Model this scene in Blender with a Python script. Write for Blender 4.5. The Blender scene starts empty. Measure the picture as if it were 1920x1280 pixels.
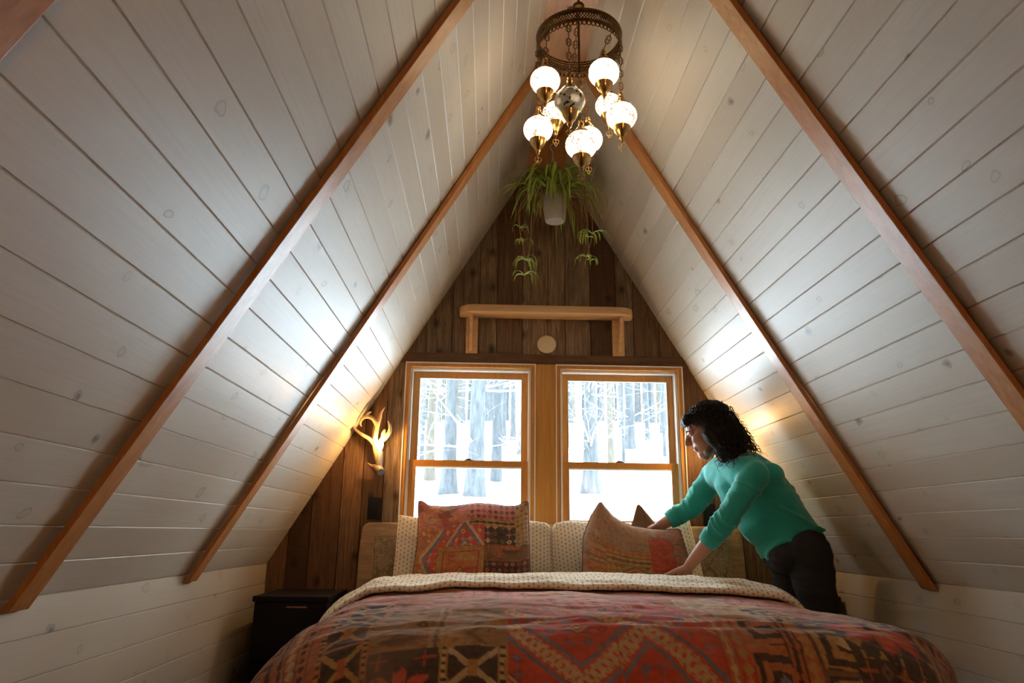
import bpy, bmesh, math, random
import numpy as np
from mathutils import Vector, Matrix, Quaternion
random.seed(7)
C = bpy.context.scene.collection
PI = math.pi
V = Vector

# ------------------------------------------------------------------ helpers
def tag(o, label=None, cat=None, group=None, kind=None):
    if label: o['label'] = label
    if cat: o['category'] = cat
    if group: o['group'] = group
    if kind: o['kind'] = kind
    return o

def empty(name, loc=(0, 0, 0)):
    o = bpy.data.objects.new(name, None)
    o.empty_display_size = .1
    C.objects.link(o)
    o.location = loc
    bpy.context.view_layer.update()
    return o

def link(name, me, mat=None, parent=None, smooth=True):
    if mat is not None:
        me.materials.clear(); me.materials.append(mat)
    if smooth and len(me.polygons):
        me.polygons.foreach_set('use_smooth', [True] * len(me.polygons))
    o = bpy.data.objects.new(name, me)
    C.objects.link(o)
    if parent is not None:
        o.parent = parent
        m = Matrix.Identity(4)
        q = parent
        chain = []
        while q is not None:
            chain.append(q); q = q.parent
        for q in reversed(chain):
            m = m @ Matrix.LocRotScale(q.location, q.rotation_euler, q.scale)
        o.matrix_parent_inverse = Matrix.Identity(4)
        # vertices are given in world space: bake the inverse of the parent chain into the mesh
        me.transform(m.inverted())
    return o

class MB:
    """collects shapes into one mesh"""
    def __init__(s):
        s.v = []; s.f = []; s.uv = []
    def add(s, vs, fs, uvs=None):
        b = len(s.v)
        s.v += [tuple(q) for q in vs]
        s.f += [tuple(b + i for i in q) for q in fs]
    def box(s, x0, x1, y0, y1, z0, z1):
        s.add([(x0, y0, z0), (x1, y0, z0), (x1, y1, z0), (x0, y1, z0), (x0, y0, z1), (x1, y0, z1), (x1, y1, z1), (x0, y1, z1)],
              [(0, 3, 2, 1), (4, 5, 6, 7), (0, 1, 5, 4), (1, 2, 6, 5), (2, 3, 7, 6), (3, 0, 4, 7)])
    def prism(s, poly, y0, y1):
        """polygon of (x,z) extruded from y0 to y1"""
        n = len(poly)
        s.add([(x, y0, z) for x, z in poly] + [(x, y1, z) for x, z in poly],
              [tuple(range(n)), tuple(range(2 * n - 1, n - 1, -1))] + [(i, i + n, (i + 1) % n + n, (i + 1) % n) for i in range(n)])
    def ring_sweep(s, pts, radii, seg=8, cap=True, flat=1.0):
        pts = [V(q) for q in pts]
        n = len(pts)
        if not hasattr(radii, '__len__'): radii = [radii] * n
        rings = []
        t0 = (pts[1] - pts[0]).normalized()
        a = t0.orthogonal().normalized()
        for i, q in enumerate(pts):
            t = (pts[min(i + 1, n - 1)] - pts[max(i - 1, 0)])
            if t.length < 1e-9: t = t0
            t.normalize()
            a = (a - t * a.dot(t))
            if a.length < 1e-6: a = t.orthogonal()
            a.normalize()
            b = t.cross(a)
            rings.append([q + (a * math.cos(2 * PI * k / seg) + b * math.sin(2 * PI * k / seg) * flat) * radii[i] for k in range(seg)])
        vs = [q for r in rings for q in r]
        fs = [(i * seg + k, i * seg + (k + 1) % seg, (i + 1) * seg + (k + 1) % seg, (i + 1) * seg + k) for i in range(n - 1) for k in range(seg)]
        if cap:
            fs += [tuple(range(seg - 1, -1, -1)), tuple((n - 1) * seg + k for k in range(seg))]
        s.add(vs, fs)
    def loop_sweep(s, pts, r, seg=6):
        """closed tube"""
        pts = [V(q) for q in pts]; n = len(pts)
        c = sum(pts, V()) / n
        nrm = V()
        for i in range(n): nrm += (pts[i] - c).cross(pts[(i + 1) % n] - c)
        nrm.normalize()
        vs = []
        for i in range(n):
            t = (pts[(i + 1) % n] - pts[i - 1]).normalized()
            b = t.cross(nrm).normalized()
            vs += [pts[i] + (b * math.cos(2 * PI * k / seg) + nrm * math.sin(2 * PI * k / seg)) * r for k in range(seg)]
        s.add(vs, [(i * seg + k, i * seg + (k + 1) % seg, ((i + 1) % n) * seg + (k + 1) % seg, ((i + 1) % n) * seg + k) for i in range(n) for k in range(seg)])
    def lathe(s, prof, c=(0, 0, 0), seg=32, axis='z', cap=True):
        """profile [(r,h)] round an axis through c"""
        vs = []
        for r, h in prof:
            for k in range(seg):
                a = 2 * PI * k / seg
                if axis == 'z': vs.append((c[0] + r * math.cos(a), c[1] + r * math.sin(a), c[2] + h))
                elif axis == 'y': vs.append((c[0] + r * math.cos(a), c[1] + h, c[2] + r * math.sin(a)))
                else: vs.append((c[0] + h, c[1] + r * math.cos(a), c[2] + r * math.sin(a)))
        n = len(prof)
        fs = [(i * seg + k, i * seg + (k + 1) % seg, (i + 1) * seg + (k + 1) % seg, (i + 1) * seg + k) for i in range(n - 1) for k in range(seg)]
        if cap:
            if prof[0][0] > 1e-5: fs.append(tuple(range(seg - 1, -1, -1)))
            if prof[-1][0] > 1e-5: fs.append(tuple((n - 1) * seg + k for k in range(seg)))
        s.add(vs, fs)
    def ball(s, c, r, seg=16, rings=10, M=None):
        vs = []; fs = []
        rr = r if hasattr(r, '__len__') else (r, r, r)
        for i in range(rings + 1):
            th = PI * i / rings
            for k in range(seg):
                a = 2 * PI * k / seg
                q = V((rr[0] * math.sin(th) * math.cos(a), rr[1] * math.sin(th) * math.sin(a), rr[2] * math.cos(th)))
                if M is not None: q = M @ q
                vs.append(V(c) + q)
        fs = [(i * seg + k, (i + 1) * seg + k, (i + 1) * seg + (k + 1) % seg, i * seg + (k + 1) % seg) for i in range(rings) for k in range(seg)]
        s.add(vs, fs)
    def capsule(s, p0, p1, r0, r1, seg=14):
        p0 = V(p0); p1 = V(p1); t = (p1 - p0)
        L = t.length
        t = t.normalized() if L > 1e-6 else V((0, 0, 1))
        pts = []; rad = []
        for a in (-85, -60, -30): pts.append(p0 + t * r0 * math.sin(math.radians(a))); rad.append(r0 * math.cos(math.radians(a)))
        pts.append(p0); rad.append(r0); pts.append(p0.lerp(p1, .5)); rad.append((r0 + r1) / 2); pts.append(p1); rad.append(r1)
        for a in (30, 60, 85): pts.append(p1 + t * r1 * math.sin(math.radians(a))); rad.append(r1 * math.cos(math.radians(a)))
        s.ring_sweep(pts, rad, seg)
    def mesh(s, name):
        me = bpy.data.meshes.new(name)
        me.from_pydata(s.v, [], s.f)
        me.validate(clean_customdata=False)
        bm = bmesh.new(); bm.from_mesh(me)
        bmesh.ops.remove_doubles(bm, verts=bm.verts, dist=1e-6)
        bmesh.ops.recalc_face_normals(bm, faces=bm.faces)
        bm.to_mesh(me); bm.free()
        return me
    def build(s, name, mat, parent=None, smooth=True, bevel=0, auto=True):
        me = s.mesh(name)
        if bevel:
            bm = bmesh.new(); bm.from_mesh(me)
            bmesh.ops.bevel(bm, geom=[e for e in bm.edges if len(e.link_faces) == 2 and e.calc_face_angle(0) > .5], offset=bevel, segments=2, affect='EDGES', profile=.5)
            bm.to_mesh(me); bm.free()
        o = link(name, me, mat, parent, smooth)
        if smooth and auto:
            sharp_edges(me)
        return o

def sharp_edges(me, ang=.7):
    bm = bmesh.new(); bm.from_mesh(me)
    for e in bm.edges:
        if len(e.link_faces) == 2 and e.calc_face_angle(0) > ang: e.smooth = False
    bm.to_mesh(me); bm.free()

def grid(name, P, mat, parent=None, uv=None, col=None, wrap=False, smooth=True):
    """P: (n,m,3) array of points; uv (n,m,2); col (n,m,3)"""
    n, m = P.shape[:2]
    idx = np.arange(n * m).reshape(n, m)
    q = np.stack([idx[:-1, :-1], idx[1:, :-1], idx[1:, 1:], idx[:-1, 1:]], -1).reshape(-1, 4)
    if wrap:
        q2 = np.stack([idx[-1, :-1], idx[0, :-1], idx[0, 1:], idx[-1, 1:]], -1).reshape(-1, 4)
        q = np.concatenate([q, q2])
    me = bpy.data.meshes.new(name)
    me.vertices.add(n * m); me.vertices.foreach_set('co', P.reshape(-1).astype(np.float32))
    me.loops.add(len(q) * 4); me.loops.foreach_set('vertex_index', q.reshape(-1).astype(np.int32))
    me.polygons.add(len(q)); me.polygons.foreach_set('loop_start', (np.arange(len(q)) * 4).astype(np.int32))
    me.update(calc_edges=True)
    if uv is not None:
        l = me.uv_layers.new(name='UVMap')
        l.data.foreach_set('uv', uv.reshape(-1, 2)[q.reshape(-1)].reshape(-1).astype(np.float32))
    if col is not None:
        a = me.color_attributes.new('weave', 'FLOAT_COLOR', 'POINT')
        c4 = np.ones((n * m, 4), np.float32); c4[:, :3] = col.reshape(-1, 3)
        a.data.foreach_set('color', c4.reshape(-1))
    me.validate(clean_customdata=False)
    return link(name, me, mat, parent, smooth)

def apply_mods(name, me, mods):
    o = bpy.data.objects.new('work', me); C.objects.link(o)
    for t, kw in mods:
        m = o.modifiers.new(t, t)
        for k, v in kw.items(): setattr(m, k, v)
    dg = bpy.context.evaluated_depsgraph_get()
    out = bpy.data.meshes.new_from_object(o.evaluated_get(dg))
    bpy.data.objects.remove(o)
    out.name = name
    return out

def blend(name, mb, voxel, smooth=6, fac=.5):
    """overlapping shapes fused into one continuous skin"""
    me = mb.mesh(name)
    return apply_mods(name, me, [('REMESH', dict(mode='VOXEL', voxel_size=voxel, adaptivity=0)), ('SMOOTH', dict(iterations=smooth, factor=fac))])

def hash2(i, j, seed=0):
    h = (i.astype(np.int64) * 374761393 + j.astype(np.int64) * 668265263 + seed * 1442695041) & 0x7fffffff
    h = ((h ^ (h >> 13)) * 1274126177) & 0x7fffffff
    return ((h ^ (h >> 16)) & 0xffff) / 65535.0
def vnoise(x, y, seed=0):
    x = np.asarray(x, float); y = np.asarray(y, float)
    i = np.floor(x); j = np.floor(y); a = x - i; b = y - j
    a = a * a * (3 - 2 * a); b = b * b * (3 - 2 * b)
    return (hash2(i, j, seed) * (1 - a) + hash2(i + 1, j, seed) * a) * (1 - b) + (hash2(i, j + 1, seed) * (1 - a) + hash2(i + 1, j + 1, seed) * a) * b
def fbm(x, y, seed=0, o=3):
    r = 0; w = .5
    for k in range(o):
        r = r + w * vnoise(x * 2 ** k, y * 2 ** k, seed + k); w *= .5
    return r / (1 - .5 ** o)

# ------------------------------------------------------------------ materials
class N:
    def __init__(s, name):
        s.m = bpy.data.materials.new(name); s.m.use_nodes = True
        s.t = s.m.node_tree; s.t.nodes.clear()
        s.out = s.n('ShaderNodeOutputMaterial')
    def n(s, typ, **kw):
        x = s.t.nodes.new(typ)
        for k, v in kw.items():
            if k == 'inp':
                for a, b in v.items():
                    if hasattr(b, 'is_output') or isinstance(b, bpy.types.NodeSocket): s.t.links.new(b, x.inputs[a])
                    else: x.inputs[a].default_value = b
            else: setattr(x, k, v)
        return x
    def math(s, op, a, b=None, c=None, clamp=False):
        x = s.n('ShaderNodeMath', operation=op, use_clamp=clamp)
        for i, q in enumerate((a, b, c)):
            if q is None: continue
            if isinstance(q, bpy.types.NodeSocket): s.t.links.new(q, x.inputs[i])
            else: x.inputs[i].default_value = q
        return x.outputs[0]
    def mix(s, f, a, b, mode='MIX'):
        x = s.n('ShaderNodeMix', data_type='RGBA', blend_type=mode)
        for i, q in ((0, f), (6, a), (7, b)):
            if isinstance(q, bpy.types.NodeSocket): s.t.links.new(q, x.inputs[i])
            else: x.inputs[i].default_value = q if i == 0 else (tuple(q) + (1,) if len(q) == 3 else q)
        return x.outputs[2]
    def ramp(s, f, stops, interp='LINEAR'):
        x = s.n('ShaderNodeValToRGB'); x.color_ramp.interpolation = interp
        e = x.color_ramp.elements
        while len(e) < len(stops): e.new(.5)
        for i, (p, c) in enumerate(stops):
            e[i].position = p; e[i].color = tuple(c) + (1,) if len(c) == 3 else c
        s.t.links.new(f, x.inputs[0]); return x.outputs[0]
    def noise(s, vec, scale, detail=3, rough=.5, dist=0):
        x = s.n('ShaderNodeTexNoise', inp={'Scale': scale, 'Detail': detail, 'Roughness': rough, 'Distortion': dist})
        s.t.links.new(vec, x.inputs['Vector']); return x.outputs['Fac']
    def mapping(s, vec, scale=(1, 1, 1), loc=(0, 0, 0), rot=(0, 0, 0)):
        x = s.n('ShaderNodeMapping', inp={'Scale': scale, 'Location': loc, 'Rotation': rot})
        s.t.links.new(vec, x.inputs['Vector']); return x.outputs[0]
    def bsdf(s, col, rough=.5, metal=0, spec=.5, bump=None, bstr=.3, bdist=.002, **kw):
        b = s.n('ShaderNodeBsdfPrincipled')
        for k, q in (('Base Color', col), ('Roughness', rough), ('Metallic', metal), ('Specular IOR Level', spec)):
            if isinstance(q, bpy.types.NodeSocket): s.t.links.new(q, b.inputs[k])
            elif k == 'Base Color': b.inputs[k].default_value = tuple(q) + (1,)
            else: b.inputs[k].default_value = q
        for k, q in kw.items():
            if isinstance(q, bpy.types.NodeSocket): s.t.links.new(q, b.inputs[k.replace('_', ' ')])
            else: b.inputs[k.replace('_', ' ')].default_value = q
        if bump is not None:
            x = s.n('ShaderNodeBump', inp={'Strength': bstr, 'Distance': bdist})
            s.t.links.new(bump, x.inputs['Height']); s.t.links.new(x.outputs[0], b.inputs['Normal'])
        s.t.links.new(b.outputs[0], s.out.inputs[0])
        return b
    def obj(s): return s.n('ShaderNodeTexCoord').outputs['Object']
    def uv(s): return s.n('ShaderNodeTexCoord').outputs['UV']
    def sep(s, v):
        x = s.n('ShaderNodeSeparateXYZ'); s.t.links.new(v, x.inputs[0]); return x.outputs

def mat_boards():
    """whitewashed knotty pine; uv = metres along / across the boards, boards .1 wide"""
    k = N('whitewashed_pine'); uv = k.uv(); sx = k.sep(uv)
    idx = k.math('FLOOR', k.math('MULTIPLY', sx[1], 10.0))
    wn = k.n('ShaderNodeTexWhiteNoise', noise_dimensions='1D'); k.t.links.new(idx, wn.inputs['W'])
    shift = k.math('MULTIPLY', wn.outputs['Value'], 13.7)
    cv = k.n('ShaderNodeCombineXYZ')
    k.t.links.new(k.math('ADD', sx[0], shift), cv.inputs[0]); k.t.links.new(sx[1], cv.inputs[1])
    p = cv.outputs[0]
    base = k.ramp(wn.outputs['Value'], [(0, (.51, .435, .34)), (.5, (.56, .49, .395)), (1, (.59, .53, .44))])
    grain = k.noise(k.mapping(p, (1.4, 55, 1)), 2.2, 5, .6, .4)
    blot = k.noise(k.mapping(p, (1.2, 5, 1)), 2.0, 3, .6)
    c = k.mix(k.math('MULTIPLY', k.math('SUBTRACT', grain, .42, clamp=True), 1.1, clamp=True), base, (.43, .38, .305))
    c = k.mix(k.math('MULTIPLY', k.math('SUBTRACT', blot, .52, clamp=True), 1.6, clamp=True), c, (.50, .43, .31))
    # knots: grey rings with a pale core, some with a dark centre
    wob = k.n('ShaderNodeTexNoise', inp={'Scale': 11.0, 'Detail': 2.0}); k.t.links.new(p, wob.inputs['Vector'])
    off = k.n('ShaderNodeVectorMath', operation='MULTIPLY_ADD')
    k.t.links.new(wob.outputs['Color'], off.inputs[0]); off.inputs[1].default_value = (.085, .045, 0); k.t.links.new(p, off.inputs[2])
    vo = k.n('ShaderNodeTexVoronoi', voronoi_dimensions='2D', inp={'Scale': 1.0, 'Randomness': 1.0})
    k.t.links.new(k.mapping(off.outputs[0], (4.2, 6.2, 1), rot=(0, 0, .25)), vo.inputs['Vector'])
    vc = k.n('ShaderNodeSeparateColor'); k.t.links.new(vo.outputs['Color'], vc.inputs[0])
    size = k.math('ADD', .045, k.math('MULTIPLY', vc.outputs[1], .08))
    d = k.math('DIVIDE', vo.outputs['Distance'], size)
    on = k.math('GREATER_THAN', vc.outputs[0], .46)
    halo = k.math('MULTIPLY', on, k.math('SUBTRACT', 1.0, k.math('DIVIDE', d, 2.8), clamp=True))
    c = k.mix(k.math('MULTIPLY', halo, .35), c, (.50, .42, .28))
    ring = k.ramp(d, [(0, (.12,) * 3), (.45, (.18,) * 3), (.68, (.9,) * 3), (.80, (1,) * 3), (.95, (0,) * 3)])
    rs = k.n('ShaderNodeSeparateColor'); k.t.links.new(ring, rs.inputs[0])
    c = k.mix(k.math('MULTIPLY', k.math('MULTIPLY', rs.outputs[0], on), k.math('ADD', .25, k.math('MULTIPLY', vc.outputs[2], .5))), c, (.24, .225, .195))
    dark = k.math('MULTIPLY', k.math('GREATER_THAN', vc.outputs[2], .82), k.math('LESS_THAN', d, .5))
    c = k.mix(k.math('MULTIPLY', k.math('MULTIPLY', dark, on), .7), c, (.12, .09, .07))
    k.bsdf(c, .44, spec=.45, bump=grain, bstr=.12, bdist=.001)
    return k.m

def mat_wood(name, c1, c2, along=(1, 14, 14), rough=.45, scale=3, knots=None, spec=.4, bstr=.1):
    k = N(name); p = k.obj()
    g = k.noise(k.mapping(p, along), scale, 6, .6, .6)
    c = k.ramp(g, [(.3, c1), (.7, c2)])
    if knots:
        vo = k.n('ShaderNodeTexVoronoi', inp={'Scale': 1.0}); k.t.links.new(k.mapping(p, knots), vo.inputs['Vector'])
        vc = k.n('ShaderNodeSeparateColor'); k.t.links.new(vo.outputs['Color'], vc.inputs[0])
        f = k.math('MULTIPLY', k.math('GREATER_THAN', vc.outputs[0], .55), k.math('SUBTRACT', 1.0, k.math('MULTIPLY', vo.outputs['Distance'], 9.0), clamp=True))
        c = k.mix(k.math('MULTIPLY', f, .8), c, tuple(x * .25 for x in c1))
    k.bsdf(c, rough, spec=spec, bump=g, bstr=bstr, bdist=.001)
    return k.m

def mat_barn():
    k = N('weathered_barn_wood'); uv = k.uv(); sx = k.sep(uv)
    idx = sx[0]
    at = k.n('ShaderNodeAttribute', attribute_name='plank')
    wn = k.n('ShaderNodeTexWhiteNoise', noise_dimensions='1D'); k.t.links.new(at.outputs['Fac'], wn.inputs['W'])
    v = wn.outputs['Value']
    base = k.ramp(v, [(0, (.07, .030, .014)), (.2, (.16, .070, .030)), (.4, (.30, .155, .068)), (.6, (.14, .085, .05)), (.8, (.27, .19, .12)), (1, (.42, .28, .155))])
    cv = k.n('ShaderNodeCombineXYZ')
    k.t.links.new(k.math('ADD', sx[0], k.math('MULTIPLY', v, 9.0)), cv.inputs[0]); k.t.links.new(sx[1], cv.inputs[1])
    p = cv.outputs[0]
    g = k.noise(k.mapping(p, (26, 1.6, 1)), 2.5, 6, .65, 1.2)
    b = k.noise(k.mapping(p, (5, 1.8, 1)), 2.2, 4, .6, .8)
    fine = k.noise(k.mapping(p, (8, 190, 1)), 1.2, 2, .5)
    c = k.mix(k.math('MULTIPLY', k.math('SUBTRACT', g, .28, clamp=True), 2.0, clamp=True), (.05, .024, .012), base)
    c = k.mix(k.math('MULTIPLY', k.math('SUBTRACT', b, .5, clamp=True), 2.0, clamp=True), c, (.06, .030, .015))
    c = k.mix(k.math('MULTIPLY', k.math('SUBTRACT', fine, .55, clamp=True), .9, clamp=True), c, (.20, .15, .10))
    vo = k.n('ShaderNodeTexVoronoi', voronoi_dimensions='2D', inp={'Scale': 1.0}); k.t.links.new(k.mapping(p, (6.5, 4.6, 1)), vo.inputs['Vector'])
    vc = k.n('ShaderNodeSeparateColor'); k.t.links.new(vo.outputs['Color'], vc.inputs[0])
    f = k.math('MULTIPLY', k.math('GREATER_THAN', vc.outputs[0], .5), k.math('SUBTRACT', 1.0, k.math('MULTIPLY', vo.outputs['Distance'], 5.5), clamp=True))
    c = k.mix(k.math('MULTIPLY', f, .9), c, (.012, .006, .004))
    k.bsdf(c, .62, spec=.3, bump=g, bstr=.35, bdist=.002)
    return k.m

def mat_plain(name, col, rough=.5, metal=0, spec=.5, **kw):
    k = N(name); p = k.obj()
    g = k.noise(p, 30, 3, .6)
    c = k.mix(g, tuple(x * .85 for x in col), tuple(min(1, x * 1.12) for x in col))
    k.bsdf(c, rough, metal, spec, **kw)
    return k.m

def mat_weave(name, rough=.9):
    """cloth coloured by its woven design"""
    k = N(name); at = k.n('ShaderNodeAttribute', attribute_name='weave'); p = k.obj()
    n1 = k.noise(p, 420, 2, .6); n2 = k.noise(p, 60, 3, .6)
    c = k.mix(k.math('MULTIPLY', n1, .35), at.outputs['Color'], (.02, .012, .01))
    c = k.mix(k.math('MULTIPLY', n2, .18), c, (.5, .33, .22))
    k.bsdf(c, rough, spec=.15, bump=n1, bstr=.25, bdist=.001, Sheen_Weight=.15)
    return k.m

def mat_dotted():
    k = N('cream_dotted_cotton'); uv = k.uv(); sx = k.sep(uv)
    a = k.math('DIVIDE', sx[0], .0195); ia = k.math('FLOOR', a)
    odd = k.math('MULTIPLY', k.math('MODULO', k.math('ABSOLUTE', ia), 2.0), .5)
    b = k.math('ADD', k.math('DIVIDE', sx[1], .0235), odd)
    fa = k.math('SUBTRACT', k.math('FRACT', a), .5); fb = k.math('SUBTRACT', k.math('FRACT', b), .5)
    da = k.math('MULTIPLY', fa, .0195); db = k.math('MULTIPLY', fb, .0235)
    n = k.noise(uv, 70, 2, .6)
    d = k.math('ADD', k.math('POWER', k.math('DIVIDE', da, .0034), 2.0), k.math('POWER', k.math('DIVIDE', db, .0061), 2.0))
    dot = k.math('LESS_THAN', k.math('ADD', d, k.math('MULTIPLY', n, .7)), 1.35)
    st = k.math('SUBTRACT', 1.0, k.math('MULTIPLY', k.math('ABSOLUTE', fa), 7.0), clamp=True)
    base = k.mix(k.math('MULTIPLY', st, .3), (.80, .71, .57), (.74, .56, .42))
    c = k.mix(k.math('MULTIPLY', dot, .85), base, (.36, .22, .045))
    w = k.noise(k.obj(), 500, 2)
    k.bsdf(c, .85, spec=.15, bump=w, bstr=.1, bdist=.0005, Sheen_Weight=.1)
    return k.m

def mat_metal(name, col, rough=.3, dirt=(.05, .03, .015)):
    k = N(name); p = k.obj()
    n = k.noise(p, 45, 4, .65)
    c = k.mix(k.math('MULTIPLY', k.math('SUBTRACT', n, .4, clamp=True), 2.0, clamp=True), col, dirt)
    k.bsdf(c, rough, 1.0)
    return k.m

def mat_globe(name, lit):
    k = N(name); p = k.obj()
    vo = k.n('ShaderNodeTexVoronoi', feature='DISTANCE_TO_EDGE', inp={'Scale': 62.0}); k.t.links.new(p, vo.inputs['Vector'])
    vf = k.n('ShaderNodeTexVoronoi', inp={'Scale': 120.0}); k.t.links.new(p, vf.inputs['Vector'])
    crack = k.math('LESS_THAN', vo.outputs['Distance'], .045)
    vc = k.n('ShaderNodeSeparateColor'); k.t.links.new(vf.outputs['Color'], vc.inputs[0])
    patch = k.noise(p, 30, 2)
    chip = k.math('MULTIPLY', k.math('GREATER_THAN', vc.outputs[0], .66), k.math('GREATER_THAN', patch, .53))
    if lit:
        e = k.n('ShaderNodeEmission')
        col = k.mix(k.math('MULTIPLY', crack, .5), (1, .80, .52), (.30, .13, .035))
        col = k.mix(k.math('MULTIPLY', chip, .9), col, (.04, .017, .004))
        k.t.links.new(col, e.inputs['Color']); e.inputs['Strength'].default_value = LIT
        g = k.n('ShaderNodeBsdfGlossy', inp={'Roughness': .15, 'Color': (.9, .9, .9, 1)})
        fr = k.n('ShaderNodeFresnel', inp={'IOR': 1.4})
        mx = k.n('ShaderNodeMixShader')
        k.t.links.new(fr.outputs[0], mx.inputs[0]); k.t.links.new(e.outputs[0], mx.inputs[1]); k.t.links.new(g.outputs[0], mx.inputs[2])
        k.t.links.new(mx.outputs[0], k.out.inputs[0])
    else:
        c = k.mix(k.math('MULTIPLY', crack, .4), (.66, .66, .60), (.25, .23, .19))
        c = k.mix(chip, c, (.03, .025, .02))
        pale = k.math('GREATER_THAN', vc.outputs[1], .75)
        c = k.mix(k.math('MULTIPLY', pale, .5), c, (.85, .84, .78))
        k.bsdf(c, .2, spec=.6, Transmission_Weight=.35)
    return k.m

def mat_glass():
    k = N('window_glass')
    t = k.n('ShaderNodeBsdfTransparent', inp={'Color': (.95, .97, .97, 1)}); g = k.n('ShaderNodeBsdfGlossy', inp={'Roughness': .02})
    fr = k.n('ShaderNodeFresnel', inp={'IOR': 1.45}); mx = k.n('ShaderNodeMixShader')
    k.t.links.new(k.math('MULTIPLY', fr.outputs[0], .8), mx.inputs[0]); k.t.links.new(t.outputs[0], mx.inputs[1]); k.t.links.new(g.outputs[0], mx.inputs[2])
    k.t.links.new(mx.outputs[0], k.out.inputs[0])
    return k.m

def mat_emit(name, col, s):
    k = N(name); e = k.n('ShaderNodeEmission', inp={'Color': tuple(col) + (1,), 'Strength': s}); k.t.links.new(e.outputs[0], k.out.inputs[0]); return k.m

def mat_leaf():
    k = N('variegated_leaf'); uv = k.uv(); sx = k.sep(uv)
    a = k.math('ABSOLUTE', k.math('SUBTRACT', sx[0], .5))
    st = k.math('LESS_THAN', a, .13)
    n = k.noise(k.obj(), 25, 3)
    g = k.mix(n, (.13, .27, .025), (.36, .48, .06))
    c = k.mix(k.math('MULTIPLY', st, .75), g, (.60, .64, .26))
    k.bsdf(c, .45, spec=.4)
    return k.m

def mat_skin():
    k = N('skin'); p = k.obj(); n = k.noise(p, 18, 4, .6); n2 = k.noise(p, 160, 2)
    c = k.mix(n, (.33, .145, .085), (.45, .225, .145))
    k.bsdf(c, .5, spec=.4, bump=n2, bstr=.1, bdist=.0008, Subsurface_Weight=.12, Subsurface_Radius=(.01, .004, .002))
    return k.m

def mat_shirt():
    k = N('teal_heather_jersey'); p = k.obj(); n = k.noise(p, 260, 3, .7); m = k.noise(p, 7, 3)
    c = k.mix(n, (.008, .215, .18), (.04, .44, .375))
    c = k.mix(k.math('MULTIPLY', m, .25), c, (.012, .20, .16))
    k.bsdf(c, .85, spec=.2, bump=n, bstr=.15, bdist=.0006, Sheen_Weight=.25)
    return k.m

def mat_snow():
    k = N('snow'); p = k.obj(); n = k.noise(p, 1.2, 5, .6)
    c = k.mix(n, (.80, .84, .88), (.90, .92, .94)); k.bsdf(c, .8, spec=.2, bump=n, bstr=.5, bdist=.15); return k.m

def mat_bark(name, c1, c2):
    k = N(name); p = k.obj(); n = k.noise(k.mapping(p, (5, 5, 1.2)), 4, 6, .65, .5); s = k.noise(k.mapping(p, (3, 3, 5)), 3, 3)
    c = k.mix(k.math('MULTIPLY', k.math('SUBTRACT', n, .3, clamp=True), 2.2, clamp=True), c1, c2)
    c = k.mix(k.math('MULTIPLY', k.math('SUBTRACT', s, .66, clamp=True), 3, clamp=True), c, (.07, .072, .075))
    k.bsdf(c, .9, spec=.1, bump=n, bstr=.5, bdist=.02); return k.m

LIT = 5.4
M = {}
M['boards'] = mat_boards()
M['batten'] = mat_wood('oiled_fir', (.36, .13, .032), (.50, .22, .066), (14, 14, 1.2), .38, 3, (3, 3, 1.6))
M['battenY'] = mat_wood('oiled_fir_ridge', (.36, .17, .06), (.47, .25, .10), (14, 1.2, 14), .4, 3)
M['post'] = mat_wood('golden_pine', (.42, .17, .026), (.56, .27, .055), (18, 18, 1.0), .4, 3, (9, 9, 4))
M['sash'] = mat_wood('varnished_sash_pine', (.42, .165, .028), (.53, .24, .048), (12, 12, 2), .35, 4)
M['shelf'] = mat_wood('light_pine', (.52, .30, .13), (.66, .42, .21), (1.5, 14, 14), .4, 4, (6, 6, 6))
M['barn'] = mat_barn()
M['white'] = mat_plain('white_vinyl', (.78, .78, .76), .4)
M['headboard'] = mat_wood('mango_wood', (.26, .145, .06), (.46, .29, .15), (1.5, 10, 9), .5, 5, (5, 5, 3))
M['weave'] = mat_weave('patchwork_weave')
M['carved'] = mat_weave('carved_mango_panel', .6)
M['dots'] = mat_dotted()
M['black'] = mat_wood('black_stained_wood', (.003, .0025, .0025), (.007, .006, .0055), (2, 12, 12), .55, 4, spec=.2)
M['copper'] = mat_metal('copper', (.55, .27, .16), .35)
M['brass'] = mat_metal('aged_brass', (.62, .39, .15), .22)
M['bronze'] = mat_metal('dark_bronze', (.15, .085, .035), .42, (.03, .015, .008))
M['globe'] = mat_globe('lit_mosaic_glass', True)
M['globe_off'] = mat_globe('unlit_mosaic_glass', False)
M['glass'] = mat_glass()
M['antler'] = mat_wood('antler_bone', (.36, .22, .10), (.56, .40, .22), (6, 6, 6), .5, 6)
M['candle_pale'] = mat_plain('cream_plastic', (.62, .55, .44), .45)
M['burr'] = mat_plain('grey_antler_base', (.22, .21, .24), .55)
M['tine_dark'] = mat_plain('brown_antler', (.15, .085, .045), .5)
M['candle'] = mat_plain('ivory_candle_sleeve', (.30, .27, .23), .5)
M['bulb'] = mat_emit('warm_bulb', (1, .56, .2), 45)
M['leaf'] = mat_leaf()
M['dry'] = mat_plain('dry_leaf', (.22, .10, .035), .7)
M['runner'] = mat_plain('straw_runner', (.42, .27, .09), .6)
M['pot'] = mat_plain('pale_plastic', (.40, .38, .35), .45)
M['skin'] = mat_skin()
M['hair'] = mat_plain('dark_brown_hair', (.010, .006, .0045), .65, spec=.25)
M['beard'] = mat_plain('grizzled_beard', (.17, .11, .07), .8)
M['shirt'] = mat_shirt()
M['jeans'] = mat_plain('charcoal_denim', (.012, .013, .018), .8)
M['leather'] = mat_plain('black_leather', (.006, .005, .005), .45, spec=.3)
M['eye'] = mat_plain('eye_white', (.6, .57, .54), .2)
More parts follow.
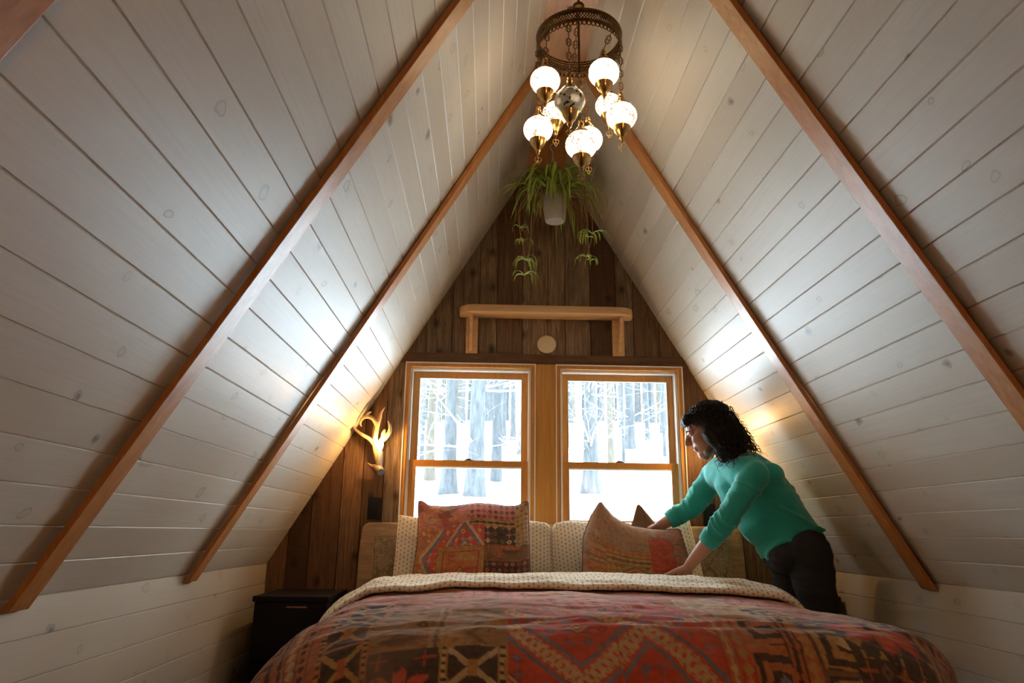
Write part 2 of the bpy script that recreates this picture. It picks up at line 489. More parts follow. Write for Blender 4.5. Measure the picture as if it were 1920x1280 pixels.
M['lip'] = mat_plain('lip', (.40, .16, .13), .5)
M['snow'] = mat_snow()
M['bark'] = mat_bark('grey_bark', (.018, .0195, .021), (.043, .046, .049))
M['birch'] = mat_bark('pale_bark', (.027, .0235, .019), (.052, .046, .037))
M['twig'] = mat_bark('frosted_twig', (.075, .075, .075), (.15, .15, .15))
M['floor'] = mat_wood('floor_pine', (.13, .07, .03), (.20, .11, .05), (12, 1, 1), .4, 3)
M['shed'] = mat_plain('shed_boards', (.030, .033, .036), .8)
M['piping'] = mat_plain('dark_piping', (.09, .035, .025), .85)
M['brown_cloth'] = mat_plain('plain_brown_cloth', (.22, .115, .06), .9, spec=.15)
M['lock'] = mat_plain('bronze_sash_lock', (.04, .03, .025), .4)

# ------------------------------------------------------------------ camera
cam_d = bpy.data.cameras.new('camera'); cam = bpy.data.objects.new('camera', cam_d); C.objects.link(cam)
cam_d.sensor_width = 36; cam_d.lens = 1366.79 / 1920 * 36; cam_d.clip_start = .05; cam_d.clip_end = 300
pt, yw, rl = .255944, .028787, .0125736
fw = V((math.sin(yw) * math.cos(pt), math.cos(yw) * math.cos(pt), math.sin(pt)))
r0 = V((math.cos(yw), -math.sin(yw), 0)); u0 = r0.cross(fw)
rr = r0 * math.cos(rl) + u0 * math.sin(rl); uu = u0 * math.cos(rl) - r0 * math.sin(rl)
mw = Matrix((rr, uu, -fw)).transposed().to_4x4(); mw.translation = (-.30304, -4.0, .92052)
cam.matrix_world = mw
bpy.context.scene.camera = cam

# ------------------------------------------------------------------ room shell
KZ, W, H = .75, 1.4485, 2.4658
TH = math.atan2(H, W); SL = math.hypot(H, W)
Y0, Y1 = -6.0, 0.0
APEX = KZ + H

def board_wall(name, side):
    """sloping boards above the knee and upright boards below it, one surface"""
    vs, fs, uvs = [], [], []
    nrm = V((-side * math.sin(TH), 0, -math.cos(TH)))
    def pt(s, d):
        if s >= 0: return V((side * (W - s * math.cos(TH)), 0, KZ + s * math.sin(TH))) + nrm * d
        return V((side * (W - d), 0, KZ + s))
    prof = []
    i = -8
    while i * .1 < SL:
        a = i * .1; b = min(a + .1, SL)
        prof += [(a + .0002, -.004), (a + .0028, 0), (b - .0028, 0), (b - .0002, -.004)]
        i += 1
    prof = [q for q in prof if q[0] > -.75]
    prof = [(-.75, 0)] + prof
    ys = np.linspace(Y0, Y1, 5)
    for s, d in prof:
        for y in ys:
            q = pt(s, d); vs.append((q.x, y, q.z)); uvs.append((y + (20 if side > 0 else 0), s))
    m = len(ys)
    for a in range(len(prof) - 1):
        for b in range(m - 1):
            fs.append((a * m + b, a * m + b + 1, (a + 1) * m + b + 1, (a + 1) * m + b))
    nb = len(vs)
    outer = [(-.75, -.12), (0, -.12), (SL + .08, -.12)]
    for s, d in outer:
        for y in (Y0, Y1 + .05):
            q = pt(s, d) if s > -.7 and s != 0 else V((side * (W + .12), 0, KZ + s))
            vs.append((q.x, y, q.z)); uvs.append((y, s))
    fs += [(nb, nb + 1, nb + 3, nb + 2), (nb + 2, nb + 3, nb + 5, nb + 4)]
    me = bpy.data.meshes.new(name); me.from_pydata(vs, [], fs)
    l = me.uv_layers.new(name='UVMap')
    for lp in me.loops: l.data[lp.index].uv = uvs[lp.vertex_index]
    bm = bmesh.new(); bm.from_mesh(me); bmesh.ops.recalc_face_normals(bm, faces=bm.faces); bm.to_mesh(me); bm.free()
    o = link(name, me, M['boards'], None, False)
    return tag(o, kind='structure')
board_wall('wall_left', -1); board_wall('wall_right', 1)

mb = MB(); mb.box(-1.6, 1.6, Y0, .12, -.15, 0)
tag(mb.build('floor', M['floor'], smooth=False), kind='structure')
# ridge board closing the peak
hw = (APEX - 3.033) / (H / W)
mb = MB(); mb.prism([(-hw, 3.033), (hw, 3.033), (hw + .03, 3.10), (0, APEX + .1), (-hw - .03, 3.10)], Y0, Y1)
tag(mb.build('ceiling', M['battenY'], smooth=False), kind='structure')

# battens up the slopes
def batten(name, side, y):
    mb = MB()
    nrm = V((-side * math.sin(TH), 0, -math.cos(TH)))
    def pt(s, d): return V((side * (W - s * math.cos(TH)), 0, KZ + s * math.sin(TH))) + nrm * d
    w, d = .08, .021
    top = SL - .10
    poly = [pt(-.012, 0), pt(top, 0), pt(top, d), pt(-.012 + d * .45 + .0, d)]
    poly[0] = V((side * W, 0, KZ - .030)); poly[3] = V((side * (W - d * 1.02), 0, KZ - .026))
    mb.prism([(q.x, q.z) for q in poly], y, y + w)
    o = mb.build(name, M['batten'], smooth=False, bevel=.002)
    return tag(o, kind='structure')
for i, (sd, y) in enumerate([(-1, -1.073), (1, -1.073), (-1, -2.143), (1, -2.143), (-1, -3.213), (1, -3.213), (-1, -4.283), (1, -4.283)]):
    batten('trim_%d' % (i + 1), sd, y)

# back wall of barn boards, with two openings
def zs(x): return APEX - abs(x) * H / W
WINS = [(-.775, -.057), (.063, .771)]
WZ0, WZ1 = .90, 1.832
vs, fs, uvs, pid = [], [], [], []
def plank(poly, y, thick, pk, flip=False):
    b = len(vs); n = len(poly)
    for x, z in poly: vs.append((x, y, z))
    for x, z in poly: vs.append((x, y + thick, z))
    f = [tuple(b + i for i in range(n)), tuple(b + n + i for i in range(n - 1, -1, -1))] + [(b + i, b + n + i, b + n + (i + 1) % n, b + (i + 1) % n) for i in range(n)]
    fs.extend(f); pid.extend([pk] * len(f))
    uvs.extend([((z, x) if flip else (x, z)) for x, z in poly] * 2)
rng = random.Random(3)
x = -1.4605; k = 1
def clip_plank(x0, x1, za, zb, y, pk):
    """upright plank cut off by the slopes and the knee walls"""
    x0 = max(x0, -W + .001); x1 = min(x1, W - .001)
    if x1 - x0 < .004: return
    t0, t1 = min(zb, zs(x0)), min(zb, zs(x1))
    poly = [(x0, za), (x1, za)]
    if t1 > za: poly.append((x1, t1))
    xs = []
    for sx in (x0, x1): pass
    # where the slope crosses zb inside the plank
    xc = (APEX - zb) / (H / W)
    if zb < APEX:
        if x0 < xc < x1: poly.append((xc, zb))
        if x0 < -xc < x1: poly.append((-xc, zb))
    if zb >= APEX and x0 < 0 < x1: poly.append((0, APEX))
    if t0 > za: poly.append((x0, t0))
    if len(poly) >= 3: plank(poly, y, .02, pk)
while x < 1.46:
    w = rng.choice([.146, .146, .14, .15, .10])
    k += 1
    dy = rng.uniform(0, .004)
    clip_plank(x + .002, x + w - .002, 1.892, 3.4, dy, k * 1.37)
    x += w
x = -1.4605
while x < 1.46:
    w = rng.choice([.146, .13, .15, .11])
    k += 1
    dy = rng.uniform(0, .004)
    a, b = x + .002, x + w - .002
    for lo, hi, z0, z1 in ((-9, -.775, 0, 1.832), (-.775, .771, 0, WZ0), (.771, 9, 0, 1.832)):
        if min(b, hi) - max(a, lo) > .003: clip_plank(max(a, lo), min(b, hi), z0, z1, dy, k * 1.91)
    x += w
plank([(-.86, 1.832), (.86, 1.832), (.79, 1.892 + .0), (-.79, 1.892)], -.012, .032, 91.3, True)
# solid wall behind the planks
for poly in ([(-W - .1, -.1), (-.775, -.1), (-.775, 1.832), (-W - .1, 1.832)], [(.771, -.1), (W + .1, -.1), (W + .1, 1.832), (.771, 1.832)],
             [(-.775, -.1), (.771, -.1), (.771, WZ0), (-.775, WZ0)], [(-W - .1, 1.832), (W + .1, 1.832), (.25, APEX + .3), (-.25, APEX + .3)], [(-.057, WZ0), (.063, WZ0), (.063, 1.832), (-.057, 1.832)]):
    plank(poly, .021, .13, 55.0)
me = bpy.data.meshes.new('wall_back'); me.from_pydata(vs, [], fs)
l = me.uv_layers.new(name='UVMap')
for lp in me.loops: l.data[lp.index].uv = uvs[lp.vertex_index]
at = me.attributes.new('plank', 'FLOAT', 'FACE'); at.data.foreach_set('value', pid)
tag(link('wall_back', me, M['barn'], None, False), kind='structure')

mb = MB(); mb.box(-.054, .060, -.014, .04, .62, 1.835)
tag(mb.build('trim_9', M['post'], smooth=False, bevel=.002), kind='structure')

# front gable behind the camera with one window opening
mb = MB()
fy0, fy1 = Y0 - .12, Y0
mb.prism([(-W - .1, -.1), (W + .1, -.1), (W + .1, KZ), (.05, APEX + .2), (-.05, APEX + .2), (-W - .1, KZ)], fy0, fy1)
o = mb.build('wall_front', M['black'], smooth=False); tag(o, kind='structure')

# windows
def frame_boxes(mb, x0, x1, z0, z1, w, y0, y1, top=None, bot=None):
    top = w if top is None else top; bot = w if bot is None else bot
    mb.box(x0, x0 + w, y0, y1, z0, z1); mb.box(x1 - w, x1, y0, y1, z0, z1)
    mb.box(x0 + w, x1 - w, y0, y1, z1 - top, z1); mb.box(x0 + w, x1 - w, y0, y1, z0, z0 + bot)
def window(name, x0, x1):
    root = empty(name, ((x0 + x1) / 2, 0, WZ0)); tag(root, kind='structure')
    mb = MB(); frame_boxes(mb, x0, x1, WZ0, WZ1, .021, -.012, .14)
    mb.build('window_frame', M['sash'], root, False, bevel=.0015)
    mb = MB(); frame_boxes(mb, x0 - .004, x1 + .004, WZ0, WZ1 + .004, .0055, -.018, -.0125)
    mb.build('edge_bead', M['white'], root, False)
    mb = MB(); frame_boxes(mb, x0 + .0212, x1 - .0212, WZ0 + .021, WZ1 - .0212, .014, .012, .135)
    mb.build('jamb_liner', M['white'], root, False)
    a, b = x0 + .0355, x1 - .0355
    mb = MB(); frame_boxes(mb, a, b, 1.268, WZ1 - .036, .034, .062, .095, .034, .030)
    up = mb.build('upper_sash', M['sash'], root, False, bevel=.0015)
    mb = MB(); frame_boxes(mb, a - .006, b + .006, WZ0 + .03, 1.297, .040, .022, .056, .033, .055)
    lo = mb.build('lower_sash', M['sash'], root, False, bevel=.0015)
    mb = MB(); frame_boxes(mb, a + .034, b - .034, 1.298, WZ1 - .070, .004, .063, .074); mb.build('glazing_bead', M['white'], up, False)
    mb = MB(); frame_boxes(mb, a + .034, b - .034, WZ0 + .085, 1.264, .004, .024, .036, .008); mb.build('glazing_bead', M['white'], lo, False)
    mb = MB(); mb.box(a + .034, b - .034, .077, .080, 1.29, WZ1 - .066); mb.build('pane', M['glass'], up, False)
    mb = MB(); mb.box(a + .034, b - .034, .038, .041, WZ0 + .08, 1.266); mb.build('pane', M['glass'], lo, False)
    c = (x0 + x1) / 2 + .0
    mb = MB(); mb.box(c - .024, c + .024, .026, .05, 1.2975, 1.303); mb.box(c - .016, c + .012, .03, .044, 1.303, 1.309)
    mb.build('sash_lock', M['lock'], root, True, bevel=.002)
window('window_1', *WINS[0]); window('window_2', *WINS[1])
# ------------------------------------------------------------------ outdoors
def gz(y): return float(np.interp(y, [-20, .3, 3, 6, 10, 14, 20, 60], [.2, .5, 1.05, 1.45, 2.5, 3.6, 4.4, 8]))
xs = np.linspace(-26, 30, 150); ys = np.concatenate([np.linspace(.35, 16, 90), np.linspace(16.5, 60, 50)])
X, Y = np.meshgrid(xs, ys, indexing='ij')
Z = np.interp(Y, [.3, 3, 6, 10, 14, 20, 60], [.5, 1.05, 1.45, 2.5, 3.6, 4.4, 8]) + (fbm(X * .7, Y * .7, 5) - .5) * .22 * np.clip((Y - .5) / 3, 0, 1)
tag(grid('ground', np.stack([X, Y, Z], -1), M['snow']), kind='structure')

def branch(mb, p, d, L, r, depth, rng, seg=5):
    pts = [p.copy()]; rad = [r]
    n = 5 if depth else 4
    q = p.copy(); dd = d.normalized()
    for i in range(n):
        dd = (dd + V((rng.uniform(-.2, .2), rng.uniform(-.2, .2), rng.uniform(-.14, .2)))).normalized()
        q = q + dd * L / n; pts.append(q.copy()); rad.append(r * (1 - .8 * (i + 1) / n))
    mb.ring_sweep(pts, rad, seg)
    if depth > 0:
        for k in range(rng.randint(3, 5)):
            i = rng.randint(1, n); e = (pts[i] - pts[i - 1]).normalized()
            s = V((rng.uniform(-1, 1), rng.uniform(-1, 1), rng.uniform(-.5, .9))).normalized()
            branch(mb, pts[i], (e * .7 + s).normalized(), L * rng.uniform(.35, .6), max(rad[i] * .6, .003), depth - 1, rng, 4)
def tree(x, y, d, label, mat='bark', h=9, lean=0, flare=1.5, nb=5, seed=1, group=None, twigs=True, name='bare_tree', zb=(1.2, 5.5), tw='twig'):
    rng = random.Random(seed)
    z0 = gz(y) - .15
    root = empty(name, (x, y, z0)); tag(root, label, 'tree', group)
    mb = MB(); pts, rad = [], []
    for i in range(13):
        t = i / 12
        pts.append(V((x + lean * t * h * .1 + rng.uniform(-.012, .012), y + rng.uniform(-.01, .01), z0 + t * h)))
        rad.append(d / 2 * (1 - .55 * t) * (1 + (flare - 1) * math.exp(-t * h / .35)))
    dense = []; dr = []
    for i in range(12):
        for s in range(4):
            f = s / 4; dense.append(pts[i].lerp(pts[i + 1], f)); tt = (i + f) / 12
            dr.append(d / 2 * (1 - .55 * tt) * (1 + (flare - 1) * math.exp(-tt * h / .3)) * (1 + rng.uniform(-.04, .04)))
    mb.ring_sweep(dense, dr, 10)
    mb.build('trunk', M[mat], root, auto=False)
    if twigs:
        for k in range(nb):
            z = rng.uniform(*zb); b = MB()
            i = min(int((z) / h * 12), 11)
            a = rng.uniform(0, 2 * PI)
            branch(b, pts[i], V((math.cos(a), math.sin(a) * .5, rng.uniform(-.25, .45))), rng.uniform(.6, 1.5) if tw == 'twig' else rng.uniform(.35, .9), max(.006, d * .09), 2, rng)
            b.build('branch', M[tw], root, auto=False)
LW, RW = 'in the left window', 'in the right window'
tree(-1.19, 7.0, .137, 'pale-barked tree, leftmost of the large trunks in the left window', 'birch', seed=2, nb=12, zb=(.9, 3.6))
tree(-.84, 6.0, .176, 'grey trunk with a flared foot in the left window, right of the pale trunk', seed=3, flare=1.9, nb=10, zb=(.8, 3.2))
tree(-.48, 5.5, .209, 'thickest grey trunk in the middle of the left window', seed=4, flare=1.8, lean=.15, nb=11, zb=(.8, 3.2))
tree(-.20, 7.0, .161, 'straight grey trunk near the right side of the left window', seed=5, flare=1.2, nb=9, zb=(.8, 3.6))
tree(.17, 11, .11, 'slender dark trunk at the right edge of the left window', seed=6, nb=5)
tree(.20, 9, .06, 'thin leaning sapling at the right edge of the left window', seed=7, lean=.9, h=6, nb=4)
tree(1.09, 6.0, .192, 'thick grey tree with spreading foot in the left half of the right window', seed=8, flare=2.1, nb=12, zb=(.8, 3.2))
tree(1.70, 8.0, .106, 'pale yellowish trunk in the middle of the right window', 'birch', seed=9, nb=11, zb=(.8, 3.8))
tree(2.40, 10., .196, 'broad grey trunk right of the pale trunk in the right window', seed=10, nb=11, zb=(.8, 4))
tree(3.54, 12., .142, 'grey trunk at the right edge of the right window', seed=11, nb=5)
tree(-2.6, 6.5, .15, 'grey tree out of the left edge of the left window', seed=21, nb=6, zb=(.8, 3.2))
tree(3.6, 7.0, .16, 'grey tree out of the right edge of the right window', seed=22, nb=6, zb=(.8, 3.2))
tree(1.19, 10., .05, 'thin bare sapling at the left edge of the right window', seed=12, nb=6, h=7)
for i, (x, y, d) in enumerate([(-1.05, 9, .08), (-.62, 10, .075), (-.02, 10.5, .085), (-1.45, 8.6, .07)]):
    tree(x, y, d, 'slim grey tree between the large trunks in the left window', seed=40 + i, nb=6, h=8, zb=(1, 4.5), group='slim trees in the left window')
for i, (x, y, d) in enumerate([(1.5, 9.5, .07), (2.02, 8.6, .055), (2.95, 11, .09), (2.9, 9.3, .055)]):
    tree(x, y, d, 'slim grey tree between the large trunks in the right window', seed=50 + i, nb=6, h=8, zb=(1, 4.5), group='slim trees in the right window')
rng = random.Random(11)
far = [(-1.85, 12, .105), (-1.51, 13, .112), (-.93, 13, .10), (-.37, 14, .106), (1.77, 14, .093), (2.76, 13, .088), (3.9, 14.5, .093), (2.61, 15, .098)]
while len(far) < 190:
    y = rng.uniform(14.5, 34); s = (y + 4) / 18
    q_ = (rng.uniform(-7.0, 8.0) * s, y, rng.uniform(.10, .26))
    if all(math.hypot(q_[0] - f_[0], y - f_[1]) > .55 for f_ in far): far.append(q_)
for i, (x, y, d) in enumerate(far):
    tree(x, y, d, 'slim bare tree in the pale woods beyond the snowy slope', 'bark' if i % 4 else 'birch', h=12, seed=100 + i, nb=3, group='bare trees of the distant woods', name='distant_tree', twigs=i < 150, zb=(.8, 4.5), tw='bark')
# little shed on the slope
root = empty('garden_shed', (3.55, 13.2, gz(13.2))); tag(root, 'small grey shed with snowy sloping roof among the trees in the right window', 'shed')
zb = gz(13.2) - .2
mb = MB(); mb.prism([(3.12, zb), (4.3, zb), (4.3, zb + .2 + .0), (3.72, 3.24), (3.12, 2.86)], 12.9, 14.0); mb.build('wall', M['shed'], root, False)
mb = MB(); mb.prism([(3.02, 2.83), (3.72, 3.28), (4.4, 3.28), (4.4, 3.34), (3.70, 3.34), (2.99, 2.88)], 12.75, 14.1); mb.build('roof', M['shed'], root, False)
mb = MB(); mb.prism([(2.99, 2.885), (3.70, 3.345), (4.4, 3.345), (4.4, 3.44), (3.70, 3.46), (3.0, 2.97)], 12.75, 14.1); mb.build('roof_snow', M['snow'], root, False)

# ------------------------------------------------------------------ shelf, cap, switch plates
root = empty('wall_shelf', (0, 0, 2.1)); tag(root, 'light pine shelf with rounded front corners mounted above the windows', 'shelf')
mb = MB()
zt, zb = 2.142, 2.102
poly = [(-.487, 0), (.490, 0)]
pl = [(-.487, -.001), (.492, -.001)]
R = .085
for i in range(9): a = -i * PI / 2 / 8; pl.append((.492 - R + R * math.cos(a), -.14 + R + R * math.sin(a)))
for i in range(9): a = -PI / 2 - i * PI / 2 / 8; pl.append((-.487 + R + R * math.cos(a), -.14 + R + R * math.sin(a)))
n = len(pl)
mb.add([(x, y, zb) for x, y in pl] + [(x, y, zt) for x, y in pl], [tuple(range(n)), tuple(range(2 * n - 1, n - 1, -1))] + [(i, i + n, (i + 1) % n + n, (i + 1) % n) for i in range(n)])
mb.build('shelf_board', M['shelf'], root, True, bevel=.003)
for x0 in (-.449, .383):
    mb = MB(); mb.box(x0, x0 + .067, -.021, -.001, 1.891, zb)
    b = mb.build('bracket', M['shelf'], root, False, bevel=.002)
    xc = x0 + .033 + (.006 if x0 > 0 else -.004)
    mb = MB()
    mb.add([(xc - .0085, -.021, 1.903), (xc - .0085, -.034, 1.903), (xc - .0085, -.105, zb - .02), (xc - .0085, -.105, zb), (xc - .0085, -.021, zb)] + [(xc + .0085, -.021, 1.903), (xc + .0085, -.034, 1.903), (xc + .0085, -.105, zb - .02), (xc + .0085, -.105, zb), (xc + .0085, -.021, zb)],
           [(0, 1, 2, 3, 4), (9, 8, 7, 6, 5), (0, 5, 6, 1), (1, 6, 7, 2), (2, 7, 8, 3), (3, 8, 9, 4), (4, 9, 5, 0)])
    mb.build('brace', M['shelf'], b, False, bevel=.0015)

mb = MB(); mb.lathe([(0, -.020), (.025, -.0195), (.043, -.017), (.050, -.012), (.0535, -.004), (.0535, .002)], (.009, -.001, 1.953), 40, 'y')
k = mat_plain('pale_wood_cap', (.62, .50, .33), .5)
tag(mb.build('round_cap', k), 'round pale wooden cap on the barn boards under the shelf', 'cap')

def plate(x0, x1, z0, z1, label):
    root = empty('switch_plate', ((x0 + x1) / 2, -.002, z0)); tag(root, label, 'switch', 'black switch plates on the back wall')
    mb = MB(); mb.box(x0, x1, -.009, -.001, z0, z1); mb.build('cover', M['leather'], root, True, bevel=.002)
    c = (x0 + x1) / 2
    mb = MB(); mb.box(c - .016, c + .016, -.014, -.009, z0 + .02, z1 - .02); mb.build('rocker', M['leather'], root, True, bevel=.002)
plate(-.944, -.872, .978, 1.09, 'black switch plate on the barn boards left of the left window')
plate(.853, .920, .966, 1.082, 'black switch plate on the barn boards right of the windows, beside the bent person')

# ------------------------------------------------------------------ woven designs
RED, CRIM, RUST, ROSE = (.46, .045, .020), (.32, .026, .020), (.38, .095, .028), (.46, .14, .105)
OCHRE, TAN, BROWN, DARK = (.36, .19, .05), (.47, .31, .15), (.15, .068, .028), (.028, .018, .017)
NAVY, BLUE, GREY = (.055, .065, .10), (.13, .16, .22), (.25, .24, .23)
def mixc(c, m, col, k=1.0):
    m = (np.asarray(m, float) * k)[..., None]
    return c * (1 - m) + np.array(col) * m
def st_field(a, b, w, h, base, cols, s=.05, seed=0):
    c = np.zeros(a.shape + (3,)) + np.array(base)
    i = np.floor(a / s); j = np.floor(b / s); fa = a / s - i - .5; fb = b / s - j - .5
    hh = hash2(i, j, seed)
    d = np.abs(fa) + np.abs(fb)
    for k, q in enumerate(cols):
        sel = (hh * len(cols)).astype(int) % len(cols) == k
        c = mixc(c, sel & (d < .38) & (hh > .12), q)
        c = mixc(c, sel & (d < .16), base)
    st = (np.abs(fa) < .06) | (np.abs(fb) < .06)
    c = mixc(c, st & (d < .46) & (hash2(i, j, seed + 9) > .5), cols[0], .8)
    return c
def st_worn(a, b, w, h, base, cols, seed=0):
    c = np.zeros(a.shape + (3,)) + np.array(base)
    for k, q in enumerate(cols):
        n = fbm(a * 14 + 31 * k, b * 42 + 7 * k, seed + k * 5)
        c = mixc(c, np.clip((n - .52) * 9, 0, 1), q, .8)
    n = vnoise(a * 60, b * 160, seed + 77); c = mixc(c, n > .78, cols[-1], .5)
    g = st_field(a, b, w, h, base, cols, .045, seed + 2); k_ = np.clip((vnoise(a * 9, b * 9, seed + 6) - .25) * 1.6, 0, .65)[..., None]; c = c * (1 - k_) + g * k_
    return c
def st_stripes(a, b, w, h, base, cols, seed=0, vertical=True, pitch=.055):
    t = a if vertical else b; u = b if vertical else a
    c = np.zeros(a.shape + (3,)) + np.array(base)
    i = np.floor(t / pitch); f = t / pitch - i
    kind = np.mod(i, 4)
    tri = np.abs(np.mod(u / .034, 1) - .5) * 2
    c = mixc(c, kind == 0, cols[0])
    c = mixc(c, (kind == 0) & (np.abs(f - .5) < .16 * (.4 + tri)), cols[1])
    c = mixc(c, (kind == 1) & (np.abs(f - .5) < .45 * tri), cols[2 % len(cols)])
    dd = (f - .5) ** 2 * pitch ** 2 + ((np.mod(u / .03, 1) - .5) * .03) ** 2
    c = mixc(c, (kind == 2) & (dd < .0085 ** 2), cols[1])
    c = mixc(c, (kind == 3) & (np.mod(u / .024 + np.floor(f * 2) * .5, 1) < .5), cols[0], .9)
    c = mixc(c, (f < .07) | (f > .93), cols[3 % len(cols)])
    return c
def st_diamond(a, b, w, h, base, cols, n=1, seed=0, m=1.15):
    """large hooked diamonds in nested bands"""
    ca = np.mod(a / (w / n), 1) - .5; cb = b / h - .5
    t = (np.abs(ca) + np.abs(cb) * .9) * 2 * m
    hook = .045 * np.sign(np.sin((ca - cb) * 95)) * np.sign(np.sin((ca + cb) * 95 + 1))
    c = np.zeros(a.shape + (3,)) + np.array(base)
    c = mixc(c, (t + hook < 1.06), cols[0])
    c = mixc(c, (t < .92), cols[1])
    c = mixc(c, (t < .78), cols[2])
    f = st_field(a, b, w, h, cols[2], [cols[0], cols[1]], .035, seed)
    c = np.where(((t < .74) & (t > .3))[..., None], f, c)
    c = mixc(c, (t < .30), cols[1]); c = mixc(c, (t < .2), cols[0]); c = mixc(c, (t < .10), cols[2])
    s2 = st_field(a, b, w, h, base, [cols[0], cols[1]], .03, seed + 3)
    c = np.where((t > 1.16)[..., None], s2, c)
    return c
def st_flower(a, b, w, h, base, cols, n=1, seed=0):
    ia = np.floor(a / (w / n))
    x = (np.mod(a / (w / n), 1) - .5) * w / n; y = b - h / 2; R = min(w / n, h) * .5
    r = np.hypot(x, y) / R; th = np.arctan2(y, x)
    pet = .55 + .38 * np.abs(np.cos(th * 4)) + .05 * np.sign(np.sin(th * 16))
    c = np.zeros(a.shape + (3,)) + np.array(base)
    g = st_field(a, b, w, h, base, [cols[1], cols[2]], .055, seed); c = np.where((r > 1.0)[..., None], g, c)
    c = mixc(c, r < pet + .14, cols[3 % len(cols)]); c = mixc(c, r < pet, cols[0])
    c = mixc(c, r < pet * .55, cols[1]); c = mixc(c, r < pet * .3, cols[0]); c = mixc(c, r < .1, cols[2])
    return c
def st_key(a, b, w, h, base, cols, seed=0, s=.13):
    """stepped hooks and scrolls"""
    i = np.floor(a / s); j = np.floor(b / s); x = a / s - i - .5; y = b / s - j - .5
    fl = np.where(np.mod(i + j, 2) == 0, 1, -1); x = x * fl
    r = np.maximum(np.abs(x), np.abs(y)); th = np.arctan2(y, x) / (2 * PI)
    sp = np.mod(r * 4.2 + th, 1) < .5
    c = np.zeros(a.shape + (3,)) + np.array(base)
    c = mixc(c, sp & (r < .44), cols[0]); c = mixc(c, (r > .46), cols[1 % len(cols)])
    c = mixc(c, (np.abs(x) + np.abs(y) < .14), cols[2 % len(cols)])
    return c
def st_lattice(a, b, w, h, base, cols, seed=0, s=.34):
    """zigzag bands with hooks round red lozenges"""
    p = a / s + b / s; q = a / s - b / s
    dp = np.abs(np.mod(p, 1) - .5) * 2; dq = np.abs(np.mod(q, 1) - .5) * 2
    d = np.minimum(1 - dp, 1 - dq) ; al = np.where(1 - dp < 1 - dq, q, p)
    hook = np.where(np.mod(al * 11, 1) < .5, .07, 0) + np.where(np.mod(al * 11 + .3, 1) < .2, .05, 0)
    c = st_field(a, b, w, h, base, [cols[1], cols[2], base], .042, seed)
    k = np.hypot(np.mod(p, 1) - 0., np.mod(q, 1) - .0)
    c = mixc(c, d < .40, base); c = mixc(c, d < .30, cols[1]); c = mixc(c, d < .22, base); c = mixc(c, d < .10 + hook, cols[0])
    c = mixc(c, (d < .06) & (np.mod(al * 11, 1) < .35), base)
    m = np.maximum(dp, dq)
    c = mixc(c, m < .22, cols[2]); c = mixc(c, m < .17, cols[0]); c = mixc(c, m < .12, base); c = mixc(c, m < .06, cols[0])
    return c
def st_tri(a, b, w, h, base, cols, seed=0, s=.15):
    """hourglass and cross bars between upright stripes"""
    x = a / w - .5; j = np.floor(b / s); y = b / s - j - .5
    c = np.zeros(a.shape + (3,)) + np.array(base)
    c = mixc(c, np.abs(np.abs(x) - np.abs(y) * .9) < .07, cols[0])
    c = mixc(c, (np.abs(x) < .07) & (np.abs(y) < .18), cols[1])
    c = mixc(c, (np.abs(y) > .46), cols[1])
    c = mixc(c, np.abs(x) > .36, cols[1]); c = mixc(c, (np.abs(x) > .39) & (np.abs(x) < .46), cols[0]); c = mixc(c, (np.abs(x) > .39) & (np.abs(x) < .46) & (np.mod(b / .022, 1) < .45), base)
    return c
def st_frame(a, b, w, h, base, cols, seed=0):
    """nested borders round a small motif"""
    d = np.minimum(np.minimum(a, w - a), h - b)
    c = st_worn(a, b, w, h, base, [cols[1], cols[0]], seed)
    c = mixc(c, d < .026, cols[0]); c = mixc(c, (d < .004) | (np.abs(d - .028) < .003), cols[1])
    c = mixc(c, (d > .008) & (d < .022) & (np.mod((a + b) / .012, 1) < .4), cols[2], .7)
    c = mixc(c, (np.abs(d - .040) < .006) & (np.mod((a - b) / .009, 1) < .5), cols[0], .8)
    t = np.abs(a - w / 2) / .034 + np.abs(b - h * .45) / .046
    c = mixc(c, t < 1, cols[2]); c = mixc(c, t < .8, cols[0]); c = mixc(c, t < .45, base); c = mixc(c, t < .22, cols[3])
    return c
STY = dict(lattice=st_lattice, tri=st_tri, frame=st_frame, field=st_field, worn=st_worn, stripes=st_stripes, diamond=st_diamond, flower=st_flower, key=st_key)
def paint(U, Vv, patches, base=BROWN, seed=0):
    wu = U + .006 * (vnoise(U * 14, Vv * 14, seed + 1) - .5); wv = Vv + .006 * (vnoise(U * 14, Vv * 14, seed + 2) - .5)
    c = st_worn(U, Vv, 1, 1, base, [RUST, DARK], seed)
    for (u0, u1, v0, v1, sty, kw) in patches:
        m = (wu >= u0) & (wu < u1) & (wv >= v0) & (wv < v1)
        if not m.any(): continue
        q = STY[sty](wu[m] - u0, wv[m] - v0, u1 - u0, v1 - v0, **kw)
        c[m] = q
    n = fbm(U * 90, Vv * 90, seed + 40, 2); c = c * (.88 + .62 * n[..., None])
    wear = fbm(U * 7, Vv * 9, seed + 50); c = mixc(c, np.clip((wear - .55) * 3, 0, 1), (.38, .22, .14), .45)
    return np.clip(c, 0, 1)

# ------------------------------------------------------------------ bed
BX = .035                                            # middle of the bed
bed = empty('bed', (BX, -1.1, 0)); tag(bed, 'king bed with carved mango wood headboard standing under the windows', 'bed')
mb = MB()
hp = []
def hb_prof(s):   # half outline of the headboard, from low outside to the top
    return [(1.0 * s, 0), (1.0 * s, .68), (.998 * s, .80), (.993 * s, .88), (.985 * s, .935), (.972 * s, .955), (.950 * s, .962)]
poly = [(BX + x, z) for x, z in hb_prof(-1)] + [(BX + x, z) for x, z in reversed(hb_prof(1))]
mb.prism(poly, -.105, -.03)
hb = mb.build('headboard', M['headboard'], bed, True, bevel=.014)
